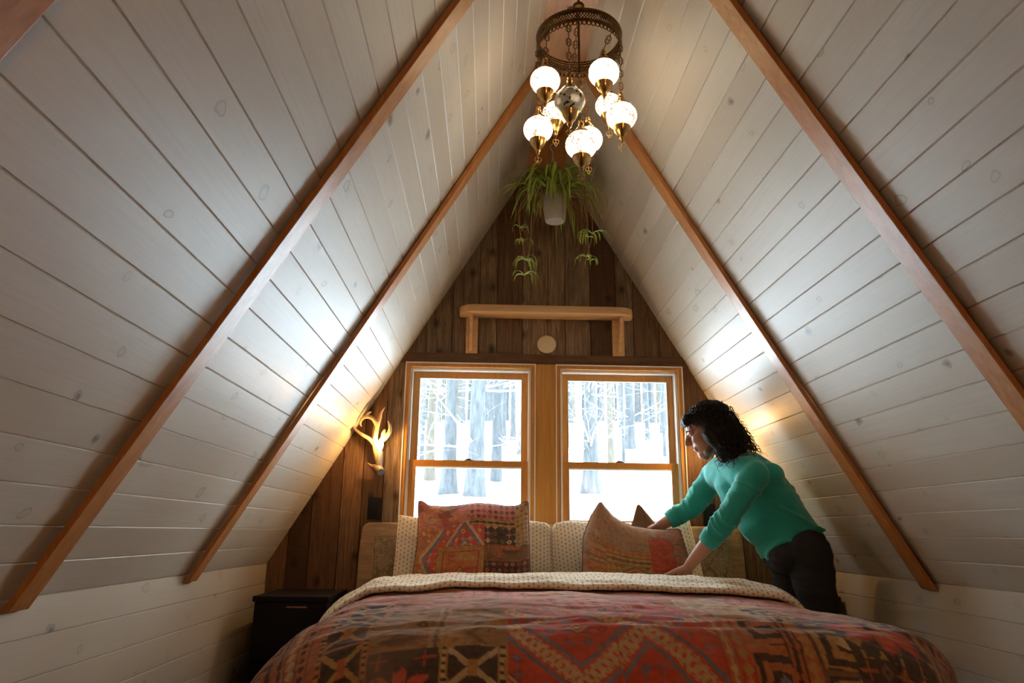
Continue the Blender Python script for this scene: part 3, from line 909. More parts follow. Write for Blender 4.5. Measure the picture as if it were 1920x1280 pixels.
# carved field between the posts
nx, nz = 620, 110
xs = np.linspace(BX - .925, BX + .925, nx); zs_ = np.linspace(.60, .893, nz); X, Z = np.meshgrid(xs, zs_, indexing='ij')
a = (X - BX) / .115; b = (Z - .893) / .115
d1 = np.mod(a + b, 1) - .5; d2 = np.mod(a - b, 1) - .5
line = np.maximum(np.abs(d1), np.abs(d2))
i1 = np.floor(a + b); i2 = np.floor(a - b)
rr_ = np.hypot(d1, d2); th_ = np.arctan2(d2, d1) / (2 * PI)
typ = np.mod(i1 + 2 * i2, 3)
spiral = (np.mod(rr_ * 7 - th_, 1) < .45) & (rr_ < .30)
latt = (np.abs(np.mod(d1 * 7, 1) - .5) > .3) ^ (np.abs(np.mod(d2 * 7, 1) - .5) > .3)
nested = np.mod(line * 9, 1) < .42
inl = np.where(typ == 0, spiral, np.where(typ == 1, latt & (line < .40), nested & (line < .42)))
edge = (line > .435) & (line < .468)
border = (np.abs(X - BX) > .905) | (Z > .877)
dots = border & (np.hypot(np.mod(X / .011, 1) - .5, np.mod(Z / .011, 1) - .5) < .33)
m = np.where(border, dots, inl | edge)
col = mixc(np.zeros(X.shape + (3,)) + np.array((.27, .17, .075)), m, (.74, .62, .42), .9)
col *= (.8 + .4 * fbm(X * 40, Z * 40, 3))[..., None]
hide = (np.abs(X - BX) < 9)
Yp = np.where(m, -.1075, -.1105) + .0
Yp[0, :] = Yp[-1, :] = -.100; Yp[:, -1] = -.100
grid('carved_panel', np.stack([X, Yp, Z], -1), M['carved'], hb, col=col)
mb = MB(); mb.box(BX - .86, BX + .86, -1.98, -.112, .10, .34); mb.build('box_spring', M['headboard'], bed, True, bevel=.02)
mb = MB(); 
rr0 = .36; mpl = [(BX - .87, -.112), (BX + .895, -.112)]
for i in range(9): a_ = -i * PI / 16; mpl.append((BX + .895 - rr0 + rr0 * math.cos(a_), -2.10 + rr0 + rr0 * math.sin(a_)))
for i in range(9): a_ = -PI / 2 - i * PI / 16; mpl.append((BX - .87 + rr0 + rr0 * math.cos(a_), -2.10 + rr0 + rr0 * math.sin(a_)))
nn_ = len(mpl); mpl[0] = (BX - .87, -.112)
mb.add([(x_, y_, .341) for x_, y_ in mpl] + [(x_, y_, .606) for x_, y_ in mpl], [tuple(range(nn_)), tuple(range(2 * nn_ - 1, nn_ - 1, -1))] + [(i, i + nn_, (i + 1) % nn_ + nn_, (i + 1) % nn_) for i in range(nn_)])
mt = mb.build('mattress', mat_plain('cream_mattress', (.7, .65, .56), .9), bed, True, bevel=.055)
for sx in (-1, 1):
    for y in (-.2, -2.0):
        mb = MB(); mb.box(BX + sx * .9 - .03, BX + sx * .9 + .03, y - .03, y + .03, 0, .10); mb.build('leg', M['headboard'], bed, False)

def bend(r, R, amax=1.48):
    """distance outward and drop for cloth running r past an edge"""
    r = np.maximum(r, 0); ra = R * amax
    a = np.minimum(r, ra) / R; e = np.maximum(r - ra, 0)
    return R * np.sin(a) + e * math.cos(amax), R * (1 - np.cos(a)) + e * math.sin(amax)
def drape(Pu, Qv, px0, qy0, ztop, R, off=0.0, crown=.03, amax=1.46):
    """flat cloth coordinates (across, along towards the foot) -> cloth lying on the bed"""
    rc = .30
    px0 = np.where(Pu < 0, px0 - .115, px0); R = np.where(Pu < 0, R + .10, R)
    cx = px0 - rc; cy = qy0 - rc
    ex = np.maximum(np.abs(Pu) - cx, 0); ey = np.maximum(Qv - cy, 0)
    d = np.hypot(ex, ey); r = np.maximum(d - rc, 0); h, v = bend(r, R + off, amax)
    ds = np.where(d < 1e-9, 1, d); d2 = np.minimum(d, rc) + h
    x = np.sign(Pu) * (np.minimum(np.abs(Pu), cx) + ex / ds * d2)
    y = np.minimum(Qv, cy) + ey / ds * d2
    z = ztop + off - v + crown * (1 - np.clip(np.abs(Pu) / .86, 0, 1) ** 2.5) * np.where(Qv < qy0, 1, np.exp(-((Qv - qy0) / .1) ** 2))
    return x, y, z
PX0, QY0, ZT = .838, 2.07, .665
BXD = .010
u = np.arange(-1.40, 1.4001, .0046); q = np.concatenate([np.arange(.75, 2.0, .0065), np.arange(2.0, 2.55, .0042)])
U, Q = np.meshgrid(u, q, indexing='ij')
x, y, z = drape(U, Q, PX0, QY0, ZT, .13)
# puff and creases
def puff(U, Q): return (fbm(U * 3.2, Q * 5.5, 21) - .5) * .030 + (fbm(U * 9, Q * 22, 22) - .5) * .012 + (vnoise(U * 26, Q * 60, 23) - .5) * .0035
wr = puff(U, Q)
crease = .010 * np.exp(-((Q - 2.0 - .03 * np.sin(U * 5)) / .02) ** 2) * (.4 + vnoise(U * 8, Q * 2, 9)) + .006 * np.exp(-((Q - 1.55 - .05 * np.sin(U * 3 + 1)) / .025) ** 2)
side = np.clip((np.abs(U) - PX0) / .15, 0, 1)
foot = np.clip((Q - QY0) / .12, 0, 1)
z = z + (wr + crease) * (1 - .7 * np.maximum(side, foot))
fold = .016 * np.sin(U * 24 + 2.2 * np.sin(Q * 3)) * foot * (1 - side) + 0
y = y + fold
x = x + np.sign(U) * side * (.018 * np.sin(Q * 17 + U) + .5 * wr)
y = y + foot * wr
P = np.stack([BXD + x, -y, z], -1)
# patchwork: cloth metres, u = across from the bed's middle, v = along
pats = [
 (-1.45, -.79, .7, 1.5, 'stripes', dict(base=ROSE, cols=[OCHRE, DARK, RUST, BROWN], pitch=.045)),
 (-1.45, -.86, 1.5, 2.7, 'key', dict(base=RUST, cols=[DARK, RUST, TAN], s=.15)),
 (-.86, -.73, 1.5, 2.7, 'stripes', dict(base=(.40, .10, .035), cols=[(.40, .10, .035), DARK, TAN, BROWN], pitch=.036)),
 (-.79, -.61, .7, 1.5, 'worn', dict(base=ROSE, cols=[BROWN, OCHRE, CRIM, DARK], seed=4)),
 (-.61, -.43, .7, 1.5, 'worn', dict(base=RUST, cols=[OCHRE, ROSE, DARK], seed=6)),
 (-.73, -.59, 1.5, 2.7, 'tri', dict(base=DARK, cols=[OCHRE, RUST])),
 (-.43, -.16, .7, 1.3, 'field', dict(base=ROSE, cols=[DARK, OCHRE, CRIM], s=.045, seed=3)),
 (-.59, -.16, 1.3, 1.66, 'worn', dict(base=ROSE, cols=[RUST, DARK, OCHRE], seed=14)),
 (-.59, -.26, 1.66, 2.16, 'worn', dict(base=(.27, .135, .04), cols=[BROWN, RUST, OCHRE, DARK], seed=17)),
 (-.45, -.41, 1.66, 2.16, 'stripes', dict(base=OCHRE, cols=[OCHRE, BROWN, BROWN, RUST], pitch=.04)),
 (-.41, -.26, 1.70, 2.16, 'lattice', dict(base=(.27, .135, .04), cols=[OCHRE, BROWN, RUST], s=.42)),
 (-.59, -.42, 2.16, 2.42, 'flower', dict(base=DARK, cols=[RED, RED, DARK, DARK])),
 (-.42, -.26, 2.16, 2.7, 'tri', dict(base=DARK, cols=[TAN, OCHRE], s=.12)),
 (-.16, .11, .7, 1.3, 'worn', dict(base=ROSE, cols=[OCHRE, NAVY, RUST, TAN], seed=24)),
 (-.16, .11, 1.3, 1.75, 'field', dict(base=ROSE, cols=[CRIM, OCHRE, NAVY], s=.045, seed=8)),
 (-.26, .25, 1.75, 2.7, 'lattice', dict(base=RED, cols=[TAN, BLUE, CRIM], seed=5)),
 (.11, .27, .7, 1.4, 'worn', dict(base=CRIM, cols=[ROSE, NAVY, OCHRE], seed=34)),
 (.11, .27, 1.4, 1.75, 'field', dict(base=RED, cols=[CRIM, TAN, BLUE], s=.04, seed=18)),
 (.25, .31, 1.75, 2.7, 'stripes', dict(base=RED, cols=[RUST, TAN, OCHRE, CRIM], pitch=.03)),
 (.33, .60, .7, 1.2, 'worn', dict(base=ROSE, cols=[TAN, DARK, NAVY], seed=44)),
 (.33, .60, 1.2, 1.85, 'worn', dict(base=TAN, cols=[ROSE, DARK, CRIM], seed=54)),
 (.31, .41, 1.85, 2.7, 'key', dict(base=(.38, .12, .04), cols=[DARK, RUST, BLUE], s=.15)),
 (.41, .48, 1.85, 2.7, 'stripes', dict(base=(.38, .10, .035), cols=[(.36, .09, .03), DARK, OCHRE, DARK], pitch=.035)),
 (.60, .74, .7, 1.45, 'field', dict(base=ROSE, cols=[DARK, NAVY, OCHRE], s=.045, seed=28)),
 (.48, .56, 1.45, 2.7, 'key', dict(base=DARK, cols=[OCHRE, BROWN, TAN], s=.15)),
 (.74, 1.45, .7, 1.45, 'worn', dict(base=RUST, cols=[DARK, OCHRE, ROSE], seed=64)),
 (.56, .80, 1.45, 1.86, 'worn', dict(base=RUST, cols=[BROWN, OCHRE, DARK], seed=66)),
 (.56, .80, 1.86, 2.16, 'flower', dict(base=DARK, cols=[RED, OCHRE, DARK, CRIM])),
 (.56, .80, 2.16, 2.7, 'flower', dict(base=DARK, cols=[OCHRE, RUST, BROWN, DARK], n=2)),
 (.80, .86, 1.45, 2.7, 'stripes', dict(base=DARK, cols=[BROWN, OCHRE, RUST, DARK], pitch=.03)),
 (.85, 1.45, 1.3, 2.7, 'key', dict(base=DARK, cols=[RUST, BROWN, OCHRE], s=.12)),
]
colr = paint(U, Q, pats, RUST, 1)
duvet = grid('duvet', P, M['weave'], None, col=colr)
tag(duvet, 'red and rust patchwork duvet spread over the bed', 'duvet')

# folded-back sheet: a thick turned-down band over the top of the duvet
us = np.arange(-1.30, 1.3001, .008)
prof = []   # (along, height above the bed) round the turned band
for t in np.linspace(0, 1, 26): prof.append((.46 + t * .50, .028 + .022 * math.sin(PI * t) ** .7 + (.0 if t < .9 else 0)))
qf, zf = prof[-1]
for i in range(1, 10): a = PI / 2 - i * PI / 9; prof.append((qf + .016 * math.cos(a), zf - .013 + .013 * math.sin(a)))
for t in np.linspace(.1, 1, 10): prof.append((qf - t * .3, zf - .026 - t * .002))
prof = np.array(prof); seglen = np.concatenate([[0], np.cumsum(np.hypot(np.diff(prof[:, 0]), np.diff(prof[:, 1])))])
U2, K = np.meshgrid(us, np.arange(len(prof)), indexing='ij')
Qs = prof[K, 0] + .012 * np.sin(U2 * 7) * (K > 20) + .010 * (vnoise(U2 * 9, K * 0, 5) - .5) * (K > 20); off = prof[K, 1]
xx, yy, zz = drape(U2, Qs, PX0, 9., ZT, .13, 0)
pf = puff(U2, Qs); sd_ = np.clip((np.abs(U2) - PX0) / .15, 0, 1); xx = xx + np.sign(U2) * sd_ * (.018 * np.sin(Qs * 17 + U2) + .5 * pf)
ex = np.clip((np.abs(U2) - PX0) / .2, 0, 1)
wv = (fbm(U2 * 6, Qs * 10, 61) - .5) * .018 + .006 * np.sin(Qs * 75 + 2 * np.sin(U2 * 4)) * (K < 26)
# push out along the cloth's normal
nxv = np.sign(U2) * np.sin(np.clip((np.abs(U2) - PX0) / .13, 0, 1.46)); nzv = np.cos(np.clip((np.abs(U2) - PX0) / .13, 0, 1.46))
wv = wv * (K < 26) + np.where(K < 26, 0, .004)
P2 = np.stack([BXD + xx + nxv * (off + .006 + wv * .5), -yy, zz + nzv * (off + .004 + wv) + pf * (1 - .7 * sd_)], -1)
sheet = grid('folded_sheet', P2, M['dots'], None, uv=np.stack([U2, seglen[K]], -1))
tag(sheet, 'cream dotted sheet folded back over the top of the duvet', 'sheet')

# ------------------------------------------------------------------ pillows and cushions
def coons(n, m, bot, top, left, right):
    """grid between four boundary polylines (x,z)"""
    def samp(pl, t):
        pl = np.array(pl, float); d = np.concatenate([[0], np.cumsum(np.hypot(*np.diff(pl, axis=0).T))]); d /= d[-1]
        # smooth the corners of the outline a little
        tt = t[:, None]; res = np.stack([np.interp(t, d, pl[:, k]) for k in range(2)], -1)
        ker = np.array([1, 2, 3, 2, 1.]) / 9
        pad = np.concatenate([np.repeat(res[:1], 2, 0), res, np.repeat(res[-1:], 2, 0)])
        sm = np.stack([np.convolve(pad[:, k], ker, 'valid') for k in range(2)], -1); sm[0] = res[0]; sm[-1] = res[-1]
        return sm
    u = np.linspace(0, 1, n); v = np.linspace(0, 1, m)
    B, T, Lf, Rt = samp(bot, u), samp(top, u), samp(left, v), samp(right, v)
    Uu, Vv = u[:, None, None], v[None, :, None]
    return (1 - Vv) * B[:, None] + Vv * T[:, None] + (1 - Uu) * Lf[None] + Uu * Rt[None] - ((1 - Uu) * (1 - Vv) * B[0] + Uu * (1 - Vv) * B[-1] + (1 - Uu) * Vv * T[0] + Uu * Vv * T[-1])
def cushion(name, mat, bounds, yc, lean, thick, label, cat, w, h, n=150, m=120, patches=None, seed=0, back=None, dent=None, pipe=True, group=None, zbase=None, flange=0, yfun=None):
    G = coons(n, m, *bounds)
    uu = np.linspace(0, 1, n)[:, None]; vv = np.linspace(0, 1, m)[None, :]
    T = (4 * uu * (1 - uu)) ** .55 * (4 * vv * (1 - vv)) ** .55
    if flange:
        f = np.minimum(np.minimum(uu, 1 - uu) * w, np.minimum(vv, 1 - vv) * h)
        T = np.where(f < flange, .04, np.clip((f - flange) / .12, 0, 1) ** .6)
    T = np.maximum(T, .012)
    nz = (fbm(uu * 4 + seed, vv * 4, seed) - .5) * .10 + (fbm(uu * 12, vv * 10 + seed, seed + 3) - .5) * .05
    th = thick * T * (1 + (2.2 if pipe else 3.2) * nz * T ** .3)
    if dent is not None: th = th * dent(uu, vv)
    z0 = G[..., 1].min() if zbase is None else zbase
    ymid = yc + (G[..., 1] - z0) * lean + (fbm(uu * 2.5, vv * 2.5, seed + 8) - .5) * .02
    if yfun is not None: ymid = ymid + yfun(uu, vv)
    F = np.stack([G[..., 0], ymid - th, G[..., 1]], -1); Bk = np.stack([G[..., 0], ymid + th * .7, G[..., 1]], -1)
    Um = np.broadcast_to(uu * w, (n, m)); Vm = np.broadcast_to(vv * h, (n, m))
    col = None
    if patches is not None: col = paint(Um, Vm, patches, RUST, seed)
    idx = np.arange(n * m).reshape(n, m)
    q = np.stack([idx[:-1, :-1], idx[1:, :-1], idx[1:, 1:], idx[:-1, 1:]], -1).reshape(-1, 4)
    q2 = q[:, ::-1] + n * m
    rim = np.concatenate([idx[:, 0], idx[-1, 1:], idx[-2::-1, -1], idx[0, -2:0:-1]])
    r2 = np.roll(rim, -1)
    q3 = np.stack([r2, rim, rim + n * m, r2 + n * m], -1)
    Q = np.concatenate([q, q2, q3])
    me = bpy.data.meshes.new(name)
    vv_ = np.concatenate([F.reshape(-1, 3), Bk.reshape(-1, 3)])
    me.vertices.add(len(vv_)); me.vertices.foreach_set('co', vv_.reshape(-1).astype(np.float32))
    me.loops.add(len(Q) * 4); me.loops.foreach_set('vertex_index', Q.reshape(-1).astype(np.int32))
    me.polygons.add(len(Q)); me.polygons.foreach_set('loop_start', (np.arange(len(Q)) * 4).astype(np.int32))
    me.update(calc_edges=True)
    UV = np.stack([Um, Vm], -1).reshape(-1, 2); UV = np.concatenate([UV, UV])
    l = me.uv_layers.new(name='UVMap'); l.data.foreach_set('uv', UV[Q.reshape(-1)].reshape(-1).astype(np.float32))
    if col is not None:
        a = me.color_attributes.new('weave', 'FLOAT_COLOR', 'POINT'); c4 = np.ones((2 * n * m, 4), np.float32)
        c4[:n * m, :3] = col.reshape(-1, 3); c4[n * m:, :3] = np.array(back if back else GREY) * (.8 + .4 * fbm(Um * 40, Vm * 40, 2).reshape(-1, 1))
        a.data.foreach_set('color', c4.reshape(-1))
    me.validate(clean_customdata=False)
    if pipe:
        root = empty(name, (float(G[..., 0].mean()), yc, float(z0))); tag(root, label, cat, group)
        link('cover', me, mat, root)
        mb = MB(); pts = [tuple((F.reshape(-1, 3)[i] + Bk.reshape(-1, 3)[i]) / 2) for i in rim[::3]]
        mb.loop_sweep(pts, .0029, 6); mb.build('piping', M['piping'], root, auto=False)
        return root
    return tag(link(name, me, mat), label, cat, group)

# two king pillows in dotted cotton
cushion('pillow', M['dots'], ([(-.775, .615), (.028, .615)], [(-.757, 1.0), (-.70, .992), (-.60, .985), (-.30, .985), (-.07, .978), (-.005, .97), (.02, .945)], [(-.775, .615), (-.765, .80), (-.757, 1.0)], [(.028, .615), (.022, .80), (.02, .945)]),
        -.195, .06, .085, 'cream dotted king pillow standing behind the left patchwork cushion', 'pillow', .80, .42, 130, 80, seed=2, pipe=False, group='dotted king pillows against the headboard')
cushion('pillow', M['dots'], ([(.030, .615), (.805, .615)], [(.020, .935), (.035, .968), (.10, .982), (.30, .975), (.55, .978), (.68, .988), (.728, 1.012)], [(.030, .615), (.018, .80), (.020, .935)], [(.805, .615), (.765, .82), (.728, 1.012)]),
        -.195, .06, .085, 'cream dotted king pillow standing behind the dented cushion the person holds', 'pillow', .78, .42, 130, 80, seed=6, pipe=False, group='dotted king pillows against the headboard')
wL, hL = .55, .46
patL = [
 (0, .26, .31, .6, 'worn', dict(base=ROSE, cols=[DARK, OCHRE, TAN, CRIM], seed=3)),
 (0, .26, .0, .31, 'worn', dict(base=RUST, cols=[OCHRE, BROWN], seed=5)),
 (.02, .26, .02, .34, 'diamond', dict(base=RUST, cols=[TAN, BLUE, RED], seed=4, m=1.0)),
 (.14, .33, .13, .37, 'diamond', dict(base=RED, cols=[TAN, BLUE, RED], seed=7, m=1.0)),
 (.105, .33, 0, .255, 'frame', dict(base=RUST, cols=[OCHRE, CRIM, BROWN, ROSE])),
 (.258, .48, .38, .6, 'field', dict(base=ROSE, cols=[DARK, CRIM, BROWN], s=.028, seed=9)),
 (.258, .48, .347, .38, 'stripes', dict(base=BROWN, cols=[OCHRE, DARK, BROWN, CRIM], vertical=False, pitch=.033)),
 (.33, .48, .26, .347, 'field', dict(base=DARK, cols=[ROSE, BROWN, TAN], s=.034, seed=12)),
 (.33, .55, .18, .26, 'worn', dict(base=BROWN, cols=[RUST, DARK], seed=15)),
 (.33, .55, 0, .18, 'field', dict(base=DARK, cols=[RUST, CRIM, ROSE], s=.030, seed=23)),
 (.48, .55, .25, .6, 'field', dict(base=OCHRE, cols=[NAVY, DARK, BLUE], s=.023, seed=19)),
]
cushion('throw_cushion', M['weave'], ([(-.655, .62), (-.10, .62)], [(-.652, 1.064), (-.635, 1.066), (-.60, 1.044), (-.52, 1.040), (-.45, 1.046), (-.36, 1.060), (-.28, 1.055), (-.21, 1.046), (-.155, 1.05), (-.12, 1.072), (-.105, 1.07)],
         [(-.655, .62), (-.655, .72), (-.640, .86), (-.652, 1.064)], [(-.10, .62), (-.098, .72), (-.103, .90), (-.105, 1.07)]),
        -.40, .30, .10, 'plump red patchwork cushion with a crimson diamond motif, standing left on the bed', 'cushion', wL, hL, 170, 140, patL, 1, BROWN)
patR = [
 (0, .60, 0, .6, 'worn', dict(base=(.30, .155, .07), cols=[BROWN, OCHRE, RUST, GREY], seed=31)),
 (0, .34, .30, .46, 'field', dict(base=(.33, .17, .08), cols=[(.20, .11, .06), (.36, .14, .08), (.22, .20, .18)], s=.026, seed=45)),
 (.03, .12, .18, .30, 'stripes', dict(base=(.33, .16, .06), cols=[(.2, .1, .05), OCHRE, RUST, BROWN], vertical=False, pitch=.03)),
 (.12, .34, .20, .29, 'stripes', dict(base=OCHRE, cols=[OCHRE, BROWN, RUST, BROWN], vertical=False, pitch=.05)),
 (.0, .12, .0, .18, 'worn', dict(base=(.27, .12, .045), cols=[DARK, RUST, OCHRE], seed=37)),
 (.12, .34, .06, .20, 'diamond', dict(base=OCHRE, cols=[BROWN, OCHRE, RUST], n=.8, seed=33)),
 (.02, .36, 0, .06, 'key', dict(base=DARK, cols=[TAN, BROWN, RUST], s=.055)),
 (.34, .47, .22, .40, 'field', dict(base=RED, cols=[CRIM, RUST, BLUE], s=.05, seed=36)),
 (.34, .47, .16, .22, 'stripes', dict(base=RED, cols=[CRIM, RUST, RED, CRIM], vertical=False, pitch=.03)),
 (.34, .47, 0, .16, 'diamond', dict(base=RED, cols=[RUST, NAVY, RED], n=1, seed=39, m=1.0)),
 (.47, .55, 0, .6, 'worn', dict(base=ROSE, cols=[OCHRE, NAVY, RUST], seed=41)),
]
cr = cushion('throw_cushion', M['weave'], ([(.150, .62), (.672, .62)], [(.246, 1.066), (.258, 1.072), (.272, 1.05), (.31, 1.005), (.36, .972), (.405, .957), (.455, .95), (.50, .944), (.56, .942), (.62, .946), (.636, .944)],
         [(.150, .62), (.147, .72), (.160, .90), (.20, 1.0), (.246, 1.066)], [(.672, .62), (.668, .72), (.660, .82), (.636, .944)]),
        -.43, .28, .105, 'brown and red patchwork cushion dented under the bent person\'s arm', 'cushion', wL, hL, 170, 140, patR, 5, GREY)
# the ear of the same cover standing up behind the forearm
Gb = ([(.395, .86), (.60, .86)], [(.452, 1.058), (.462, 1.068), (.474, 1.060)], [(.395, .86), (.425, .97), (.452, 1.058)], [(.60, .86), (.545, .975), (.474, 1.060)])
G = coons(40, 40, *Gb); uu = np.linspace(0, 1, 40)[:, None]; vv = np.linspace(0, 1, 40)[None]
th = .026 * (4 * uu * (1 - uu)) ** .6 * (1 - vv * .8) * (1 + (fbm(uu * 5, vv * 5, 3) - .5) * .8)
Fr = np.stack([G[..., 0], -.215 - th, G[..., 1]], -1); Bk = np.stack([G[..., 0], -.215 + th * .4 + .004, G[..., 1]], -1)
loopP = np.concatenate([Fr, Bk[::-1]], 0)
o = grid('back_cover', loopP, M['brown_cloth'], cr, wrap=True); o['label'] = 'plain brown ear of the cushion cover standing up behind the forearm'

# ------------------------------------------------------------------ nightstands
def nightstand(x0, x1, label, yf, zt, hc):
    root = empty('nightstand', ((x0 + x1) / 2, -.3, 0)); tag(root, label, 'nightstand')
    mb = MB(); mb.box(x0, x1, yf, -.07, .08, zt - .025); mb.box(x0 - .008, x1 + .008, yf - .01, -.065, zt - .024, zt)
    for a in (x0 + .03, x1 - .03):
        for y in (yf + .03, -.1): mb.box(a - .02, a + .02, y - .02, y + .02, 0, .08)
    mb.build('body', M['black'], root, False, bevel=.003)
    for z0, z1 in ((zt - .27, zt - .035), (.10, zt - .285)):
        mb = MB(); mb.box(x0 + .012, x1 - .012, yf - .018, yf - .001, z0, z1); d = mb.build('drawer', M['black'], root, False, bevel=.002)
        c = hc
        mb = MB(); mb.box(c - .045, c + .045, yf - .027, yf - .019, z1 - .012, z1 - .006); mb.build('handle', M['copper'], d, False)['label'] = 'thin copper drawer pull'
nightstand(-1.345, -1.02, 'black nightstand with a thin copper pull left of the bed', -.50, .63, -1.15)
nightstand(1.15, 1.425, 'black nightstand right of the bed behind the bent person', -.27, .634, 1.285)

# ------------------------------------------------------------------ antler wall lamps
def antler_lamp(sx, label):
    """sx mirrors the left lamp to the right"""
    x0 = -.90 if sx > 0 else .93
    def T(x, y, z): return V((x0 + (x + .90) * sx, y, z))
    root = empty('antler_sconce', T(-.90, -.002, 1.30)); tag(root, label, 'wall lamp', 'antler wall lamps beside the windows')
    def tube(name, pts, rad, mat):
        # smooth the polyline
        P = [V(p) for p in pts]; out = []; ro = []
        for i in range(len(P) - 1):
            p0 = P[max(i - 1, 0)]; p1 = P[i]; p2 = P[i + 1]; p3 = P[min(i + 2, len(P) - 1)]
            for k in range(6):
                t = k / 6; out.append(.5 * ((2 * p1) + (p2 - p0) * t + (2 * p0 - 5 * p1 + 4 * p2 - p3) * t * t + (3 * p1 - p0 - 3 * p2 + p3) * t ** 3)); ro.append(rad[i] * (1 - t) + rad[i + 1] * t)
        out.append(P[-1]); ro.append(rad[-1])
        return out, ro
    mb = MB()
    tines = [
        ([(-.888, -.035, 1.245), (-.905, -.05, 1.30), (-.915, -.07, 1.36), (-.912, -.09, 1.42), (-.903, -.10, 1.475), (-.893, -.10, 1.505), (-.885, -.105, 1.535), (-.868, -.11, 1.562)], [.017, .017, .019, .017, .017, .013, .008, .003]),
        ([(-.905, -.10, 1.46), (-.925, -.11, 1.495), (-.955, -.115, 1.508), (-.985, -.11, 1.498), (-.996, -.10, 1.475), (-.988, -.095, 1.455)], [.015, .014, .013, .011, .009, .003]),
        ([(-.958, -.115, 1.506), (-.958, -.12, 1.52), (-.945, -.125, 1.53), (-.932, -.13, 1.533)], [.011, .009, .006, .003]),
        ([(-.915, -.07, 1.36), (-.945, -.085, 1.393), (-.985, -.10, 1.415), (-1.018, -.11, 1.44), (-1.026, -.115, 1.462)], [.017, .014, .012, .008, .003]),
        ([(-.912, -.06, 1.35), (-.926, -.06, 1.40), (-.928, -.06, 1.44), (-.924, -.055, 1.49)], [.016, .012, .010, .003]),
        ([(-.905, -.05, 1.32), (-.885, -.075, 1.375), (-.855, -.09, 1.405), (-.838, -.10, 1.43), (-.836, -.105, 1.46), (-.850, -.11, 1.492)], [.016, .016, .017, .014, .010, .003]),
        ([(-.872, -.085, 1.39), (-.872, -.095, 1.42), (-.862, -.10, 1.445)], [.016, .014, .008]),
    ]
    for pts, rad in tines:
        rad = [x * .84 for x in rad]
        q, r = tube('', [T(*p) for p in pts], rad, None); mb.ring_sweep(q, r, 10)
    me = blend('antler', mb, .0035, 4)
    a = link('antler', me, M['antler'], root)
    mb = MB(); q, r = tube('', [T(-.868, -.135, 1.218), T(-.885, -.10, 1.236), T(-.905, -.07, 1.245), T(-.930, -.06, 1.252), T(-.950, -.06, 1.268)], [.021, .024, .017, .010, .003], None); mb.ring_sweep(q, r, 12)
    b = mb.build('burr_base', M['tine_dark'], root); 
    mb = MB(); c = T(-.866, -.138, 1.216); d = (T(-.868, -.135, 1.218) - T(-.885, -.10, 1.236)).normalized(); mb.ring_sweep([c - d * .004, c + d * .002], [.0205, .0185], 16); mb.build('cut_end', M['burr'], b)['label'] = 'blue-grey sawn antler end'
    mb = MB(); c = T(-.881, -.105, 1.245); mb.lathe([(.0, .0), (.016, .0), (.0155, .05), (.0145, .078), (.010, .082), (0, .082)], c, 20); mb.build('candle_sleeve', M['candle'], root)
    mb = MB(); mb.lathe([(.006, .082), (.008, .09), (.014, .105), (.0155, .12), (.011, .137), (.004, .15), (0, .155)], c, 20); mb.build('bulb', M['bulb'], root)
    L = bpy.data.lights.new('sconce_bulb', 'POINT'); L.energy = SCONCE; L.color = (1, .55, .19); L.shadow_soft_size = .012
    lo = bpy.data.objects.new('sconce_bulb', L); C.objects.link(lo); lo.location = c + V((0, -.026, .12))
SCONCE = 3.4
antler_lamp(1, 'antler wall lamp with lit candle bulb on the barn boards left of the windows')
antler_lamp(-1, 'antler wall lamp right of the windows, hidden behind the person\'s head but glowing')

# ------------------------------------------------------------------ chandelier
CX, CY = .013, -1.56
ch = empty('chandelier', (CX, CY, 3.033)); tag(ch, 'dark bronze ring chandelier with hanging mosaic glass globes under the ridge', 'chandelier')
RR = .161
mb = MB(); mb.lathe([(0, 0), (.05, 0), (.05, -.006), (.03, -.02), (.012, -.026), (0, -.026)], (CX, CY, 3.0325), 28); mb.build('canopy', M['bronze'], ch)
mb = MB(); mb.ring_sweep([(CX, CY, 3.01), (CX, CY, 2.62)], .0045, 8); mb.build('rod', M['bronze'], ch)
mb = MB(); mb.lathe([(0, .016), (.012, .015), (.022, .006), (.024, 0), (.022, -.008), (.012, -.014), (0, -.014)], (CX, CY, 2.93), 24); mb.build('hub', M['bronze'], ch)
mb = MB()
for z, r, t in ((2.786, RR, .0065), (2.776, RR, .0045), (2.745, RR, .0055), (2.7385, RR, .004)):
    mb.loop_sweep([(CX + r * math.cos(2 * PI * k / 72), CY + r * math.sin(2 * PI * k / 72), z) for k in range(72)], t, 8)
nc = 46
for k in range(nc):
    for dd in (1, -1):
        pts = []
        for j in range(5):
            a = 2 * PI * (k + dd * j / 4 * 1.0) / nc; pts.append((CX + RR * math.cos(a), CY + RR * math.sin(a), 2.776 - .031 * j / 4))
        mb.ring_sweep(pts, .0021, 5)
        pts = []
        for j in range(5):
            a = 2 * PI * (k + .5 + dd * j / 4) / nc; pts.append((CX + RR * math.cos(a), CY + RR * math.sin(a), 2.776 - .031 * j / 4))
        mb.ring_sweep(pts, .0019, 5)
for k in range(60):   # scalloped lower edge
    a0 = 2 * PI * k / 60
    pts = []
    for j in range(10):
        b = 2 * PI * j / 10; a = a0 + .046 * math.cos(b); pts.append((CX + RR * math.cos(a), CY + RR * math.sin(a), 2.729 + .0085 * math.sin(b)))
    mb.loop_sweep(pts, .0022, 5)
mb.build('ring_band', M['bronze'], ch, auto=False)

